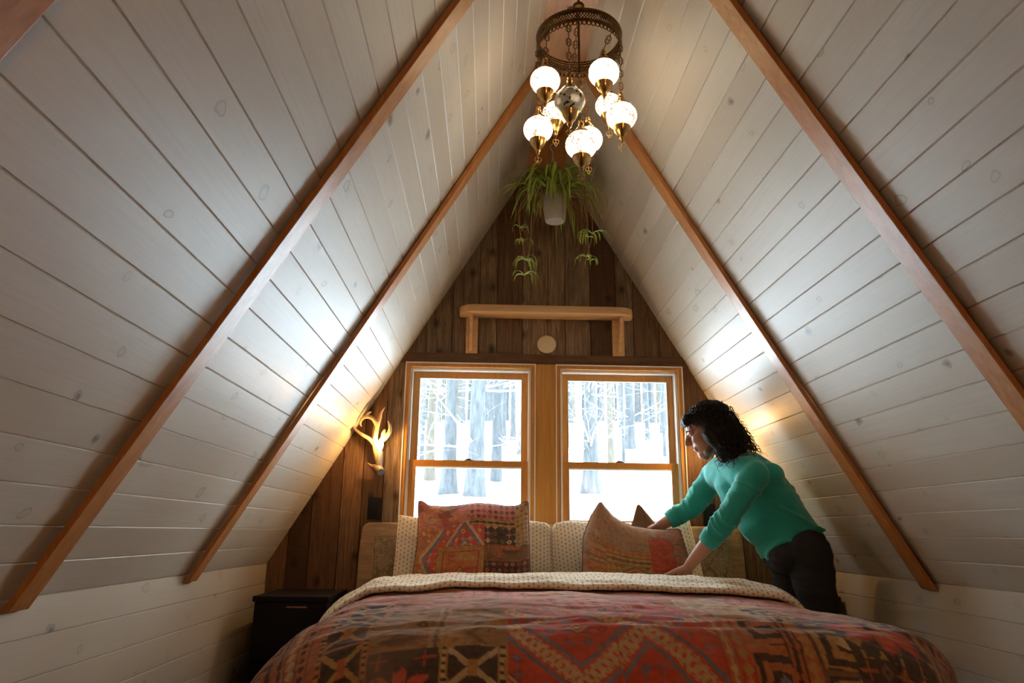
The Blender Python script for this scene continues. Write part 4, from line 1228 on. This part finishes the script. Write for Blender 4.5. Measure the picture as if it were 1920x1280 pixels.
def filigree(mb, p0, p1, pitch=.046, w=.0105):
    """chain of pierced oval links between two points"""
    p0 = V(p0); p1 = V(p1); t = p1 - p0; L = t.length; t.normalize()
    s = V((1, .25, 0)); s = (s - t * s.dot(t)).normalized(); b = t.cross(s)
    n = max(1, int(L / pitch)); st = L / n
    for i in range(n):
        c = p0 + t * (i + .5) * st
        for ww in (w, w * .45):
            mb.loop_sweep([c + s * ww * math.sin(2 * PI * k / 12) * (1 + .15 * math.cos(6 * 2 * PI * k / 12)) + t * .0165 * math.cos(2 * PI * k / 12) for k in range(12)], .0016, 5)
        mb.ring_sweep([c + t * .0155, c + t * (st - .0155)], .0019, 5)
        mb.ring_sweep([c - s * w, c + s * w], .0012, 4)
    mb.ring_sweep([p0, p0 + t * (st / 2 - .0155)], .0019, 5)
for k in range(3):
    a = math.radians(-30 + 120 * k); mb = MB(); filigree(mb, (CX + RR * math.cos(a), CY + RR * math.sin(a), 2.786), (CX + .02 * math.cos(a), CY + .02 * math.sin(a), 2.92)); mb.build('support_chain', M['bronze'], ch, auto=False)

GL = [(-.126, -1.66, 2.522, .055, 1), (-.041, -1.70, 2.415, .0555, 0), (.094, -1.64, 2.577, .0575, 1), (.139, -1.47, 2.55, .0525, 1), (.163, -1.60, 2.423, .0575, 1),
      (-.068, -1.45, 2.521, .0525, 1), (-.144, -1.55, 2.388, .0555, 1), (.004, -1.66, 2.265, .0575, 1), (.052, -1.50, 2.38, .055, 1)]
for gi, (x, y, z, r, lit) in enumerate(GL):
    mb = MB(); prof = []
    for i in range(25):
        a = math.radians(-62 + 130 * i / 24); prof.append((r * math.cos(a), r * .90 * math.sin(a)))
    mb.lathe(prof, (x, y, z), 40, cap=False)
    g = mb.build('globe', M['globe'] if lit else M['globe_off'], ch)
    g['label'] = 'glowing mosaic glass globe' if lit else 'unlit grey mosaic glass globe'
    zt = r * .90 * math.sin(math.radians(68)); rt = r * math.cos(math.radians(68)); zb = -r * .90 * math.sin(math.radians(62)); rb = r * math.cos(math.radians(62))
    mb = MB(); mb.lathe([(rt + .010, zt - .006), (rt + .009, zt + .002), (rt + .002, zt + .009), (.014, zt + .022), (.009, zt + .028), (.0105, zt + .033), (.0105, zt + .038), (.007, zt + .043), (.009, zt + .048), (.004, zt + .053), (0, zt + .054)], (x, y, z), 28); mb.build('top_cap', M['brass'], g)
    mb = MB(); mb.lathe([(rb + .005, zb + .003), (rb + .007, zb - .001), (rb + .004, zb - .008), (rb + .0005, zb - .019), (rb - .007, zb - .029), (.013, zb - .037), (.009, zb - .041), (.0105, zb - .046), (.009, zb - .051), (.005, zb - .056), (.006, zb - .060), (.002, zb - .064), (0, zb - .065)], (x, y, z), 28); mb.build('bottom_cup', M['brass'], g)
    mb = MB(); c = V((x, y, z + zb - .083))
    for dx in (-.006, .006): mb.loop_sweep([c + V((dx + .0062 * math.sin(2 * PI * k / 10), .002 * (dx > 0), .003 + .009 * math.cos(2 * PI * k / 10))) for k in range(10)], .0011, 5)
    mb.loop_sweep([c + V((.005 * math.sin(2 * PI * k / 10), 0, -.010 + .006 * math.cos(2 * PI * k / 10))) for k in range(10)], .0011, 5)
    mb.ring_sweep([c + V((0, 0, .019)), c + V((0, 0, .008))], .0012, 5)
    mb.build('charm', M['brass'], g, auto=False)
    dx, dy = x - CX, y - CY; dl = math.hypot(dx, dy)
    if gi in (7, 8): top = V((CX + dx / max(dl, .01) * .02, CY + dy / max(dl, .01) * .02, 2.63)) if gi == 8 else V((x, y, 2.74))
    else: top = V((CX + dx / dl * RR * .99, CY + dy / dl * RR * .99, 2.742))
    if gi == 7: top = V((CX, CY - .004, 2.63))
    mb = MB(); filigree(mb, top, (x, y, z + zt + .052)); mb.build('chain', M['bronze'], g, auto=False)
    if lit:
        L = bpy.data.lights.new('globe_bulb', 'POINT')
        # the bulb hangs inside the glass; the shell glows, so the lamp itself is left to the shell

# ------------------------------------------------------------------ hanging spider plant
pl = empty('spider_plant', (.02, -.40, 3.0)); tag(pl, 'hanging spider plant trailing leaves and plantlets from a pale hook', 'plant')
px_, py_ = .022, -.40
mb = MB(); mb.lathe([(0, 2.53), (.050, 2.53), (.054, 2.54), (.068, 2.66), (.071, 2.665), (.071, 2.68), (.066, 2.68), (.060, 2.655), (0, 2.65)], (px_, py_, 0), 32); mb.build('pot', M['pot'], pl)
mb = MB(); mb.ring_sweep([(.012, py_, 3.034), (.012, py_, 3.002), (.012, py_ - .004, 2.994), (.018, py_ - .006, 2.990)], .0022, 6); mb.build('ceiling_hook', M['lock'], pl)
mb = MB(); hk = []
for i in range(14): a = math.radians(200 - i * 20); hk.append((.004 + .016 * math.cos(a) + .004, py_, 2.977 + .014 * math.sin(a)))
hk = hk[::-1][:12]
hk = [(.026, py_, 2.968), (.028, py_, 2.978), (.022, py_, 2.989), (.012, py_, 2.992), (.001, py_, 2.986), (-.003, py_, 2.974), (.0, py_, 2.962), (.008, py_, 2.948), (.012, py_, 2.930), (.012, py_, 2.910)]
mb.ring_sweep(hk, [.004, .0045, .005, .005, .0055, .006, .006, .006, .007, .007], 8, flat=.6)
for k in range(3):
    a = math.radians(200 + 120 * k); mb.ring_sweep([(.012, py_, 2.914), (px_ + .069 * math.cos(a), py_ + .069 * math.sin(a), 2.672)], .0018, 6)
mb.build('hanger', M['candle_pale'], pl)
def leaf(vs, fs, uv, base, az, L, w, lift, droop, rng, n=12):
    b = len(vs); d = V((math.cos(az), math.sin(az), 0)); s = V((-math.sin(az), math.cos(az), 0))
    q = V(base); ang = lift; bend_ = (lift + droop) / n
    tw = rng.uniform(-1.1, 1.1); brk = rng.uniform(.5, 1.0)
    for i in range(n + 1):
        t = i / n
        ww = w * (math.sin(PI * min(1, t * .85 + .15)) ** .6 if t < 1 else .02)
        dirv = d * math.cos(ang) + V((0, 0, 1)) * math.sin(ang); up = d * -math.sin(ang) + V((0, 0, 1)) * math.cos(ang)
        sd = s * math.cos(tw * t) + up * math.sin(tw * t)
        for k, (o, hgt) in enumerate(((-1, .25), (0, 0), (1, .25))):
            vs.append(q + sd * o * ww / 2 + up * hgt * ww / 2); uv.append((k / 2, t))
        q = q + dirv * L / n
        tt = min(1, (i + 1) / n / brk); tt = tt * tt * (3 - 2 * tt); ang = lift - (lift + droop) * tt
    for i in range(n):
        for k in range(2): a = b + i * 3 + k; fs.append((a, a + 1, a + 4, a + 3))
    return q
def leaves_obj(name, specs, mat, parent, rng):
    vs, fs, uv = [], [], []
    for sp in specs: leaf(vs, fs, uv, *sp, rng)
    me = bpy.data.meshes.new(name); me.from_pydata([tuple(v) for v in vs], [], fs)
    l = me.uv_layers.new(name='UVMap')
    for lp in me.loops: l.data[lp.index].uv = uv[lp.vertex_index]
    return link(name, me, mat, parent)
rng = random.Random(5)
sp = []
for k in range(104):
    az = rng.uniform(0, 2 * PI) if k < 50 else rng.uniform(PI, 2 * PI); rad = rng.uniform(.0, .05)
    sp.append(((px_ + rad * math.cos(az), py_ + rad * math.sin(az), 2.67), az + rng.uniform(-.3, .3), rng.uniform(.18, .42), rng.uniform(.012, .021), rng.uniform(.3, 1.4), rng.uniform(.9, 1.7)))
leaves_obj('leaves', sp, M['leaf'], pl, rng)
sp = []
for k in range(80):
    az = rng.uniform(0, 2 * PI)
    sp.append(((px_ + .055 * math.cos(az), py_ + .055 * math.sin(az), 2.665), az + rng.uniform(-.3, .3), rng.uniform(.20, .42), rng.uniform(.003, .009), rng.uniform(-.2, .9), rng.uniform(1.5, 1.8)))
leaves_obj('dead_leaves', sp, M['dry'], pl, rng)
def runner(pts):
    P = [V(p) for p in pts]; out = []
    for i in range(len(P) - 1):
        p0 = P[max(i - 1, 0)]; p1 = P[i]; p2 = P[i + 1]; p3 = P[min(i + 2, len(P) - 1)]
        for k in range(5):
            t = k / 5; out.append(.5 * ((2 * p1) + (p2 - p0) * t + (2 * p0 - 5 * p1 + 4 * p2 - p3) * t * t + (3 * p1 - p0 - 3 * p2 + p3) * t ** 3))
    out.append(P[-1])
    mb = MB(); mb.ring_sweep(out, .0018, 6); return mb.build('runner', M['runner'], pl, auto=False)
def plantlet(c, n, L, par, seed):
    rng = random.Random(seed); sp = []
    for k in range(n): sp.append((c, rng.uniform(0, 2 * PI) if k > 1 else (PI + .3 if k else -.2), L * rng.uniform(.6, 1.1), rng.uniform(.009, .014), rng.uniform(.2, .9), rng.uniform(1.2, 1.7)))
    leaves_obj('plantlet', sp, M['leaf'], par, rng)
r1 = runner([(px_ - .03, py_ - .02, 2.67), (-.11, py_ - .05, 2.72), (-.165, py_ - .06, 2.60), (-.168, py_ - .06, 2.46), (-.15, py_ - .06, 2.36), (-.140, py_ - .06, 2.26), (-.142, py_ - .06, 2.17)])
for i, (z, n, L, x) in enumerate([(2.46, 4, .10, -.165), (2.385, 5, .10, -.15), (2.29, 6, .11, -.14), (2.20, 7, .13, -.142)]): plantlet((x, py_ - .06, z), n, L, r1, 60 + i)
r2 = runner([(px_ - .02, py_ - .04, 2.67), (-.05, py_ - .09, 2.70), (-.10, py_ - .09, 2.58), (-.112, py_ - .09, 2.40), (-.125, py_ - .08, 2.27)]); plantlet((-.125, py_ - .08, 2.27), 6, .11, r2, 71)
r3 = runner([(px_ + .03, py_ - .02, 2.67), (.14, py_ - .05, 2.71), (.20, py_ - .06, 2.60), (.215, py_ - .06, 2.46), (.195, py_ - .06, 2.36), (.17, py_ - .06, 2.27)])
plantlet((.21, py_ - .06, 2.44), 7, .13, r3, 81); plantlet((.18, py_ - .06, 2.31), 6, .11, r3, 83)
r4 = runner([(px_ + .03, py_ - .03, 2.67), (.12, py_ - .08, 2.70), (.18, py_ - .08, 2.55), (.185, py_ - .08, 2.40), (.20, py_ - .08, 2.26)]); plantlet((.187, py_ - .08, 2.41), 6, .12, r4, 85); plantlet((.20, py_ - .08, 2.28), 4, .09, r4, 87)

# ------------------------------------------------------------------ the person
PS = empty('person', (1.15, -.5, 0)); tag(PS, 'person in teal shirt and dark jeans bending over the bed to shape a cushion', 'person')
pelvis = V((1.125, -.50, .875)); mid = V((1.035, -.505, 1.035)); chest = V((.925, -.50, 1.165)); neck = V((.865, -.492, 1.265)); skull = V((.757, -.49, 1.392))
shN, shF = V((.905, -.675, 1.185)), V((.835, -.325, 1.215))
elN, elF = V((.755, -.73, 1.0)), V((.715, -.285, 1.055))
wrN, wrF = V((.604, -.62, .790)), V((.552, -.262, .958))
hipN, hipF = V((1.162, -.585, .84)), V((1.135, -.415, .84))
knN, knF = V((1.19, -.60, .46)), V((1.175, -.415, .46))
anN, anF = V((1.24, -.60, .08)), V((1.22, -.415, .08))
# head frame: looking down at the cushion
pitch = math.radians(27); Fd = V((-.955, .295, 0)).normalized(); Fv = Fd * math.cos(pitch) + V((0, 0, -1)) * math.sin(pitch); Uv = V((0, 0, 1)) * math.cos(pitch) + Fd * math.sin(pitch); Sv = Uv.cross(Fv)  # Sv: the person's left
def hd(f, s, u): return skull + Fv * f + Sv * s + Uv * u
HM = Matrix((Fv, Sv, Uv)).transposed()
mb = MB()
# torso
mb.capsule(pelvis, mid, .108, .112, 20); mb.capsule(mid, chest, .112, .128, 20); mb.capsule(shN.lerp(shF, .15), shN.lerp(shF, .85), .075, .075, 16); mb.capsule(chest, neck, .10, .062, 16)
mb.capsule(neck, hd(-.035, 0, -.05), .058, .052, 16)
# limbs
for a, b, c in ((shN, elN, wrN), (shF, elF, wrF)):
    mb.capsule(a, b, .048, .036, 16); mb.capsule(b, b.lerp(c, .35), .036, .035, 16); mb.capsule(b.lerp(c, .35), c, .037, .026, 16)
for a, b, c in ((hipN, knN, anN), (hipF, knF, anF)):
    mb.capsule(a, b, .083, .055, 16); mb.capsule(b, b.lerp(c, .3), .053, .055, 16); mb.capsule(b.lerp(c, .3), c, .055, .036, 16)
    mb.capsule(c + V((.03, 0, -.035)), c + V((-.15, 0, -.055)), .036, .025, 12)
# head
mb.ball(hd(-.012, 0, .045), (.098, .076, .088), 24, 16, HM)
mb.ball(hd(.020, 0, -.015), (.070, .062, .085), 24, 16, HM)
mb.ball(hd(.058, 0, -.070), (.036, .036, .026), 16, 12, HM)      # chin
for s in (-1, 1):
    mb.ball(hd(.05, .035 * s, .0), (.035, .026, .03), 14, 10, HM)   # cheekbones
    mb.capsule(hd(-.02, .055 * s, -.045), hd(.055, .02 * s, -.072), .018, .016, 10)   # jaw
    mb.capsule(hd(.078, .018 * s, .047), hd(.070, .045 * s, .044), .011, .010, 8)      # brow
    mb.ball(hd(-.015, .075 * s, .01), (.018, .009, .028), 12, 10, HM)   # ears
mb.capsule(hd(.083, 0, .045), hd(.112, 0, .008), .009, .012, 10); mb.capsule(hd(.108, 0, .006), hd(.094, 0, -.002), .0125, .012, 10)
for s in (-1, 1): mb.ball(hd(.097, .011 * s, .001), .0085, 10, 8)
mb.capsule(hd(.088, -.016, -.034), hd(.088, .016, -.034), .0085, .0085, 8); mb.capsule(hd(.084, -.013, -.045), hd(.084, .013, -.045), .0085, .0085, 8)
# hands
def hand(mb, w, fwd, pn, thumb, curl, spread=.12, L=1.0):
    """wrist, finger direction, palm normal, thumb side vector; curl in radians per joint"""
    fwd = fwd.normalized(); pn = (pn - fwd * pn.dot(fwd)).normalized(); sd = thumb - fwd * thumb.dot(fwd) - pn * thumb.dot(pn); sd.normalize()
    k0 = w + fwd * .088 * L
    for o in (-.030, -.010, .010, .030): mb.capsule(w + sd * o * .62 + fwd * .012, k0 + sd * o, .014, .0125, 10)
    nails = []
    for o, ln, cu in ((.031, .074, 0), (.0105, .082, .05), (-.0105, .076, .1), (-.031, .060, .18)):
        p = k0 + sd * o; d = (fwd + sd * o * spread * 20 * .1).normalized(); a = curl + cu
        r = .0092
        for j, (f, rr2) in enumerate(((.45, .0088), (.31, .0080), (.24, .0070))):
            ax = sd; d = (Quaternion(d.cross(pn).normalized(), a * (.8 if j == 0 else 1.0)) @ d).normalized()
            q = p + d * ln * f * L; mb.capsule(p, q, r, rr2, 10); p = q; r = rr2
        nails.append(p)
    p = w + fwd * .022 + sd * .024; d = (fwd * .62 + sd * .70 + pn * .35).normalized()
    q = p + d * .042; mb.capsule(p, q, .0155, .0115, 10); d = (d + fwd * .5 + pn * .25 - sd * .2).normalized(); p2 = q + d * .032; mb.capsule(q, p2, .0112, .0098, 10); d = (d + fwd * .2 + pn * .2 - sd * .2).normalized(); mb.capsule(p2, p2 + d * .025, .0096, .008, 10)
hand(mb, wrN, V((-.40, .42, -.82)), V((-.55, .70, .1)), V((-.75, -.5, .2)), .30)
hand(mb, wrF, V((-.66, -.02, -.75)), V((-.15, -.60, -.75)), V((-.2, -.75, .5)), .42)
me = blend('body', mb, .0042, 3)
body = link('body', me, M['skin'], PS)
# face details
for s in (-1, 1):
    mb = MB(); mb.ball(hd(.0665, .031 * s, .028), .0112, 14, 10); mb.build('eye', M['eye'], PS)
    mb = MB(); mb.capsule(hd(.087, .016 * s, .051), hd(.083, .034 * s, .055), .0042, .004, 8); mb.capsule(hd(.083, .034 * s, .055), hd(.070, .052 * s, .050), .004, .002, 8); mb.build('eyebrow', M['hair'], PS, auto=False)
    mb = MB(); mb.ball(hd(.0675, .031 * s, .0305), (.0118, .0122, .0105), 14, 10, HM); mb.build('eyelid', M['skin'], PS)
mb = MB(); mb.capsule(hd(.0905, -.013, -.0355), hd(.0905, .013, -.0355), .006, .006, 8); mb.capsule(hd(.0865, -.012, -.0445), hd(.0865, .012, -.0445), .0062, .0062, 8); mb.build('lips', M['lip'], PS)

# shirt
mb = MB()
hem = pelvis + V((-.02, 0, .035))
mb.capsule(pelvis + V((.02, 0, -.01)), mid, .150, .144, 20); mb.capsule(mid, chest, .143, .152, 20); mb.capsule(shN.lerp(shF, .16), shN.lerp(shF, .84), .090, .088, 16); mb.capsule(chest, neck.lerp(chest, .25), .118, .082, 16)
mb.ball(pelvis + V((-.085, -.01, .03)), (.07, .12, .075), 18, 12)
mb.ball(pelvis + V((.05, 0, .06)), (.085, .135, .075), 18, 12)
mb.ball(mid + V((-.065, 0, -.055)), (.09, .115, .10), 18, 12)
mb.ball(mid + V((.035, 0, .02)), (.10, .125, .12), 18, 12)
mb.ball(chest + V((.075, -.06, .01)), (.085, .09, .085), 18, 12); mb.ball(chest + V((.06, .07, .02)), (.085, .09, .085), 18, 12)
cuffN, cuffF = elN.lerp(wrN, .42), elF.lerp(wrF, .52)
mb.capsule(shN, shN.lerp(elN, .5), .070, .061, 16); mb.capsule(shN.lerp(elN, .5), elN, .061, .053, 16); mb.capsule(elN, cuffN, .053, .044, 16)
mb.capsule(shF, shF.lerp(elF, .5), .070, .061, 16); mb.capsule(shF.lerp(elF, .5), elF, .061, .053, 16); mb.capsule(elF, cuffF, .053, .044, 16)
me = blend('shirt', mb, .007, 8)
# cloth folds
n = len(me.vertices); co = np.zeros(n * 3); me.vertices.foreach_get('co', co); co = co.reshape(-1, 3); no = np.zeros(n * 3); me.vertices.foreach_get('normal', no); no = no.reshape(-1, 3)
ax = np.array((chest - pelvis).normalized()); tdist = (co - np.array(pelvis)) @ ax
def ridge(x, y, sd): return np.clip(1 - np.abs(2 * vnoise(x, y, sd) - 1) * 2.2, 0, 1) ** 1.5
px3 = np.array(V((0, 1, 0)).cross(V(ax))); perp = (co - np.array(pelvis)) @ px3
f = (ridge(perp * 13 + tdist * 7, tdist * 3.5 + co[:, 1] * 6, 4) - .3) * .018 * np.clip(1.25 - tdist / .42, .25, 1) + (ridge(tdist * 20 + co[:, 1] * 9 + perp * 6, perp * 6 + co[:, 1] * 5, 8) - .3) * .016 * np.clip(1.1 - tdist / .3, 0, 1)
def armfold(a, b, s):
    d = np.array(b - a); L = np.linalg.norm(d); d /= L; t = (co - np.array(a)) @ d; r = np.linalg.norm(co - np.array(a) - t[:, None] * d, axis=1)
    m = np.clip(1 - (r - .05) / .05, 0, 1) * (t > -.02) * (t < L + .05)
    ang_ = co[:, 1] * 14 + s; return m * .013 * (ridge(t * 26 + ang_, ang_ * 1.3 + t * 5, 20 + s) - .3) * np.clip(.45 + t / L, 0, 1)
f += armfold(elN, cuffN, 0) + armfold(elF, cuffF, 2) + .4 * armfold(shN, elN, 1) + .4 * armfold(shF, elF, 3)
co += no * f[:, None]; me.vertices.foreach_set('co', co.reshape(-1)); me.update()
bm = bmesh.new(); bm.from_mesh(me)
bmesh.ops.bisect_plane(bm, geom=bm.verts[:] + bm.edges[:] + bm.faces[:], plane_co=(1.125, -.5, .888), plane_no=(.50, .04, -.866), clear_outer=True)
ed = [e for e in bm.edges if len(e.link_faces) == 1 and (e.verts[0].co - V((1.125, -.5, .888))).length < .4]
ex_ = bmesh.ops.extrude_edge_only(bm, edges=ed)
cc = V((1.125, -.5, .888))
for v in [g for g in ex_['geom'] if isinstance(g, bmesh.types.BMVert)]: v.co = v.co + (cc - v.co).normalized() * .012 + V((-.003, 0, .004))
bm.to_mesh(me); bm.free()
shirt = link('shirt', me, M['shirt'], PS)
for e, w in ((elN, wrN), (elF, wrF)):
    mb = MB(); c = e.lerp(w, .46 if e is elN else .55); d = (w - e).normalized()
    mb.ring_sweep([c - d * .02, c - d * .006, c + d * .006, c + d * .028, c + d * .030, c + d * .022], [.046, .0485, .0475, .0425, .040, .036], 24, cap=False); mb.build('cuff', M['shirt'], shirt, auto=False)
# shoulder seam
def ring_on(cen, nrm, r, squash, name, par):
    nrm = nrm.normalized(); a = nrm.orthogonal().normalized(); b = nrm.cross(a)
    mb = MB(); mb.loop_sweep([cen + (a * math.cos(2 * PI * k / 40) + b * math.sin(2 * PI * k / 40)) * r for k in range(40)], .0022, 5)
    return mb
# collar
mb = MB(); c0 = neck.lerp(chest, .12); nn = (hd(-.035, 0, -.05) - neck).normalized(); a = nn.orthogonal().normalized(); b = nn.cross(a)
mb.loop_sweep([c0 + (a * math.cos(2 * PI * k / 32) + b * math.sin(2 * PI * k / 32)) * .076 for k in range(32)], .011, 8); mb.build('collar', M['shirt'], shirt, auto=False)

# jeans
mb = MB()
mb.capsule(pelvis + V((.01, -.045, -.005)), pelvis + V((.01, .045, -.005)), .128, .128, 20)
mb.capsule(pelvis + V((.005, 0, .03)), pelvis + V((-.03, 0, .07)), .130, .118, 20)
mb.capsule(pelvis + V((-.045, -.05, -.03)), pelvis + V((-.045, .05, -.03)), .095, .095, 18)
mb.ball(pelvis + V((.055, -.055, -.03)), (.088, .080, .10), 18, 12); mb.ball(pelvis + V((.055, .055, -.03)), (.088, .080, .10), 18, 12)
for a, b, c in ((hipN, knN, anN), (hipF, knF, anF)):
    mb.capsule(a, a.lerp(b, .5), .103, .088, 18); mb.capsule(a.lerp(b, .5), b, .088, .075, 18); mb.capsule(b, c, .073, .062, 16)
me = blend('jeans', mb, .008, 8)
n = len(me.vertices); co = np.zeros(n * 3); me.vertices.foreach_get('co', co); co = co.reshape(-1, 3); no = np.zeros(n * 3); me.vertices.foreach_get('normal', no); no = no.reshape(-1, 3)
f = (fbm(co[:, 2] * 26 + co[:, 0] * 8, co[:, 0] * 14 + co[:, 1] * 10, 4) - .5) * .016
co += no * f[:, None]; me.vertices.foreach_set('co', co.reshape(-1)); me.update()
jeans = link('jeans', me, M['jeans'], PS)
for a in (anN, anF):
    mb = MB(); mb.capsule(a + V((.04, 0, -.032)), a + V((-.06, 0, -.040)), .046, .042, 14); mb.capsule(a + V((-.06, 0, -.042)), a + V((-.155, 0, -.050)), .042, .034, 14)
    me = blend('shoe', mb, .007, 4)
    zz = [v for v in me.vertices]
    for v in zz: v.co.z = max(v.co.z, .002)
    link('shoe', me, M['leather'], PS)

# hair: a full curly mop to the shoulders
mb = MB()
mb.ball(hd(-.036, 0, .074), (.106, .093, .080), 24, 16, HM)
mb.ball(hd(-.065, 0, .0), (.092, .094, .105), 20, 14, HM)
mb.ball(hd(-.085, 0, -.075), (.075, .088, .085), 20, 14, HM)
for s in (-1, 1):
    mb.capsule(hd(.008, .064 * s, .080), hd(-.022, .078 * s, .0), .028, .033, 12)
    mb.capsule(hd(-.005, .082 * s, -.005), hd(-.020, .078 * s, -.095), .038, .030, 12)
    mb.capsule(hd(-.02, .078 * s, -.08), hd(.0, .07 * s, -.15), .032, .014, 12)
    mb.capsule(hd(-.06, .07 * s, -.03), hd(-.05, .07 * s, -.15), .045, .022, 12)
mb.capsule(hd(.052, -.045, .108), hd(.054, .045, .108), .026, .026, 12); mb.capsule(hd(.080, .0, .100), hd(.070, .045, .088), .014, .012, 10)
me = blend('hair', mb, .006, 4)
n = len(me.vertices); co = np.zeros(n * 3); me.vertices.foreach_get('co', co); co = co.reshape(-1, 3); no = np.zeros(n * 3); me.vertices.foreach_get('normal', no); no = no.reshape(-1, 3)
f = (fbm(co[:, 0] * 45 + co[:, 1] * 30, co[:, 2] * 40 - co[:, 1] * 30, 14) - .5) * .016 + (fbm(co[:, 0] * 130 + co[:, 1] * 90, co[:, 2] * 110, 15) - .5) * .008
co += no * f[:, None]; me.vertices.foreach_set('co', co.reshape(-1)); me.update()
hair = link('hair', me, M['hair'], PS)
# loose curls
rng = random.Random(9); mb = MB()
def curl(mb, p, d, L, r, turns, rad, rng):
    d = d.normalized(); a = d.orthogonal().normalized(); b = d.cross(a); ph = rng.uniform(0, 6.28); pts = []
    n = int(10 * turns) + 4
    for i in range(n):
        t = i / (n - 1); g = V((0, 0, -1)) * (t * t * L * .5)
        pts.append(p + d * L * t + g + (a * math.cos(ph + t * turns * 2 * PI) + b * math.sin(ph + t * turns * 2 * PI)) * r * min(1, t * 4))
    mb.ring_sweep(pts, [rad * (1 - .75 * i / (n - 1)) for i in range(n)], 5)
for k in range(900):
    th = rng.uniform(0, 2 * PI); u_ = rng.uniform(-.15, .12)
    sc_ = 1 if u_ < .06 else math.sqrt(max(.05, 1 - ((u_ - .06) / .09) ** 2))
    f0 = -.055 + .09 * math.cos(th) * sc_; s0 = .095 * math.sin(th) * sc_
    if f0 > -.03 and u_ < .095: continue
    p = hd(f0, s0, u_)
    out = (Fv * math.cos(th) + Sv * math.sin(th) + Uv * rng.uniform(-.9, .2)).normalized()
    curl(mb, p, (out * .8 + V((0, 0, -.55))), rng.uniform(.03, .085), rng.uniform(.005, .012), rng.uniform(.8, 2.0), rng.uniform(.0012, .003), rng)
for k in range(260):   # waves over the crown and fringe
    th = rng.uniform(-1.9, 1.9); u_ = rng.uniform(.095, .150); sc_ = math.sqrt(max(.02, 1 - ((u_ - .074) / .084) ** 2))
    p = hd(-.036 + .108 * math.cos(th) * sc_, .095 * math.sin(th) * sc_, u_)
    curl(mb, p, (-Fv * rng.uniform(-.2, 1) + Sv * rng.uniform(-.2, 1) * (1 if th > 0 else -1) - Uv * rng.uniform(.1, .7)), rng.uniform(.03, .06), rng.uniform(.003, .007), rng.uniform(.5, 1.3), rng.uniform(.0018, .0035), rng)
for k in range(60):   # wisps at the neck and below the jaw on the near side
    p = hd(rng.uniform(-.05, .02), .075 + rng.uniform(-.015, .015), rng.uniform(-.15, -.08))
    curl(mb, p, V((rng.uniform(-.5, .4), rng.uniform(-.4, .1), -1)), rng.uniform(.02, .045), rng.uniform(.006, .011), rng.uniform(1, 2), .0015, rng)
mb.build('curls', M['hair'], hair, auto=False)
# beard
mb = MB()
mb.capsule(hd(.0, .058, -.04), hd(.045, .040, -.075), .018, .018, 10); mb.capsule(hd(.0, -.058, -.04), hd(.045, -.040, -.075), .018, .018, 10)
mb.capsule(hd(.045, .04, -.075), hd(.062, 0, -.085), .018, .020, 10); mb.capsule(hd(.045, -.04, -.075), hd(.062, 0, -.085), .018, .020, 10)
me = blend('beard', mb, .004, 3)
n = len(me.vertices); co = np.zeros(n * 3); me.vertices.foreach_get('co', co); co = co.reshape(-1, 3); no = np.zeros(n * 3); me.vertices.foreach_get('normal', no); no = no.reshape(-1, 3)
co += no * ((fbm(co[:, 0] * 160 + co[:, 1] * 90, co[:, 2] * 150, 15) - .5) * .010)[:, None]; me.vertices.foreach_set('co', co.reshape(-1)); me.update()
link('beard', me, M['beard'], PS)

# ------------------------------------------------------------------ light
w = bpy.data.worlds.new('overcast'); bpy.context.scene.world = w; w.use_nodes = True
nt = w.node_tree; nt.nodes.clear()
o = nt.nodes.new('ShaderNodeOutputWorld'); bg = nt.nodes.new('ShaderNodeBackground'); bg.inputs['Strength'].default_value = SKY = 27.0
bg.inputs['Color'].default_value = (.77, .905, 1.0, 1); nt.links.new(bg.outputs[0], o.inputs[0])
def portal(name, c, sx, sz, flip):
    L = bpy.data.lights.new(name, 'AREA'); L.shape = 'RECTANGLE'; L.size = sx; L.size_y = sz; L.cycles.is_portal = True
    o = bpy.data.objects.new(name, L); C.objects.link(o); o.location = c; o.rotation_euler = (-PI / 2 if flip else PI / 2, 0, 0)
portal('portal_a', (-.416, .15, 1.37), .72, .94, True); portal('portal_b', (.417, .15, 1.37), .72, .94, True)

# added lamp, unseen behind the viewpoint, throws warm front light on the bed
root = empty('added_fill_lamp', (.75, Y0, 1.35)); tag(root, 'added warm globe lamp, unseen behind the viewpoint, brightening the bed', 'lamp')
mb = MB(); mb.lathe([(0, 0), (.05, 0), (.05, .015), (.015, .03), (.012, .12), (0, .12)], (.75, Y0, 1.35), 24, 'y'); mb.build('bracket', M['bronze'], root)
mb = MB(); mb.ball((.75, Y0 + .22, 1.35), .17, 24, 16); mb.build('globe', mat_emit('added_lamp_glow', (1, .52, .215), 31), root)

sc = bpy.context.scene
sc.view_settings.view_transform = 'Standard'; sc.view_settings.look = 'None'; sc.view_settings.exposure = .46; sc.view_settings.gamma = 1
sc.view_settings.use_curve_mapping = False
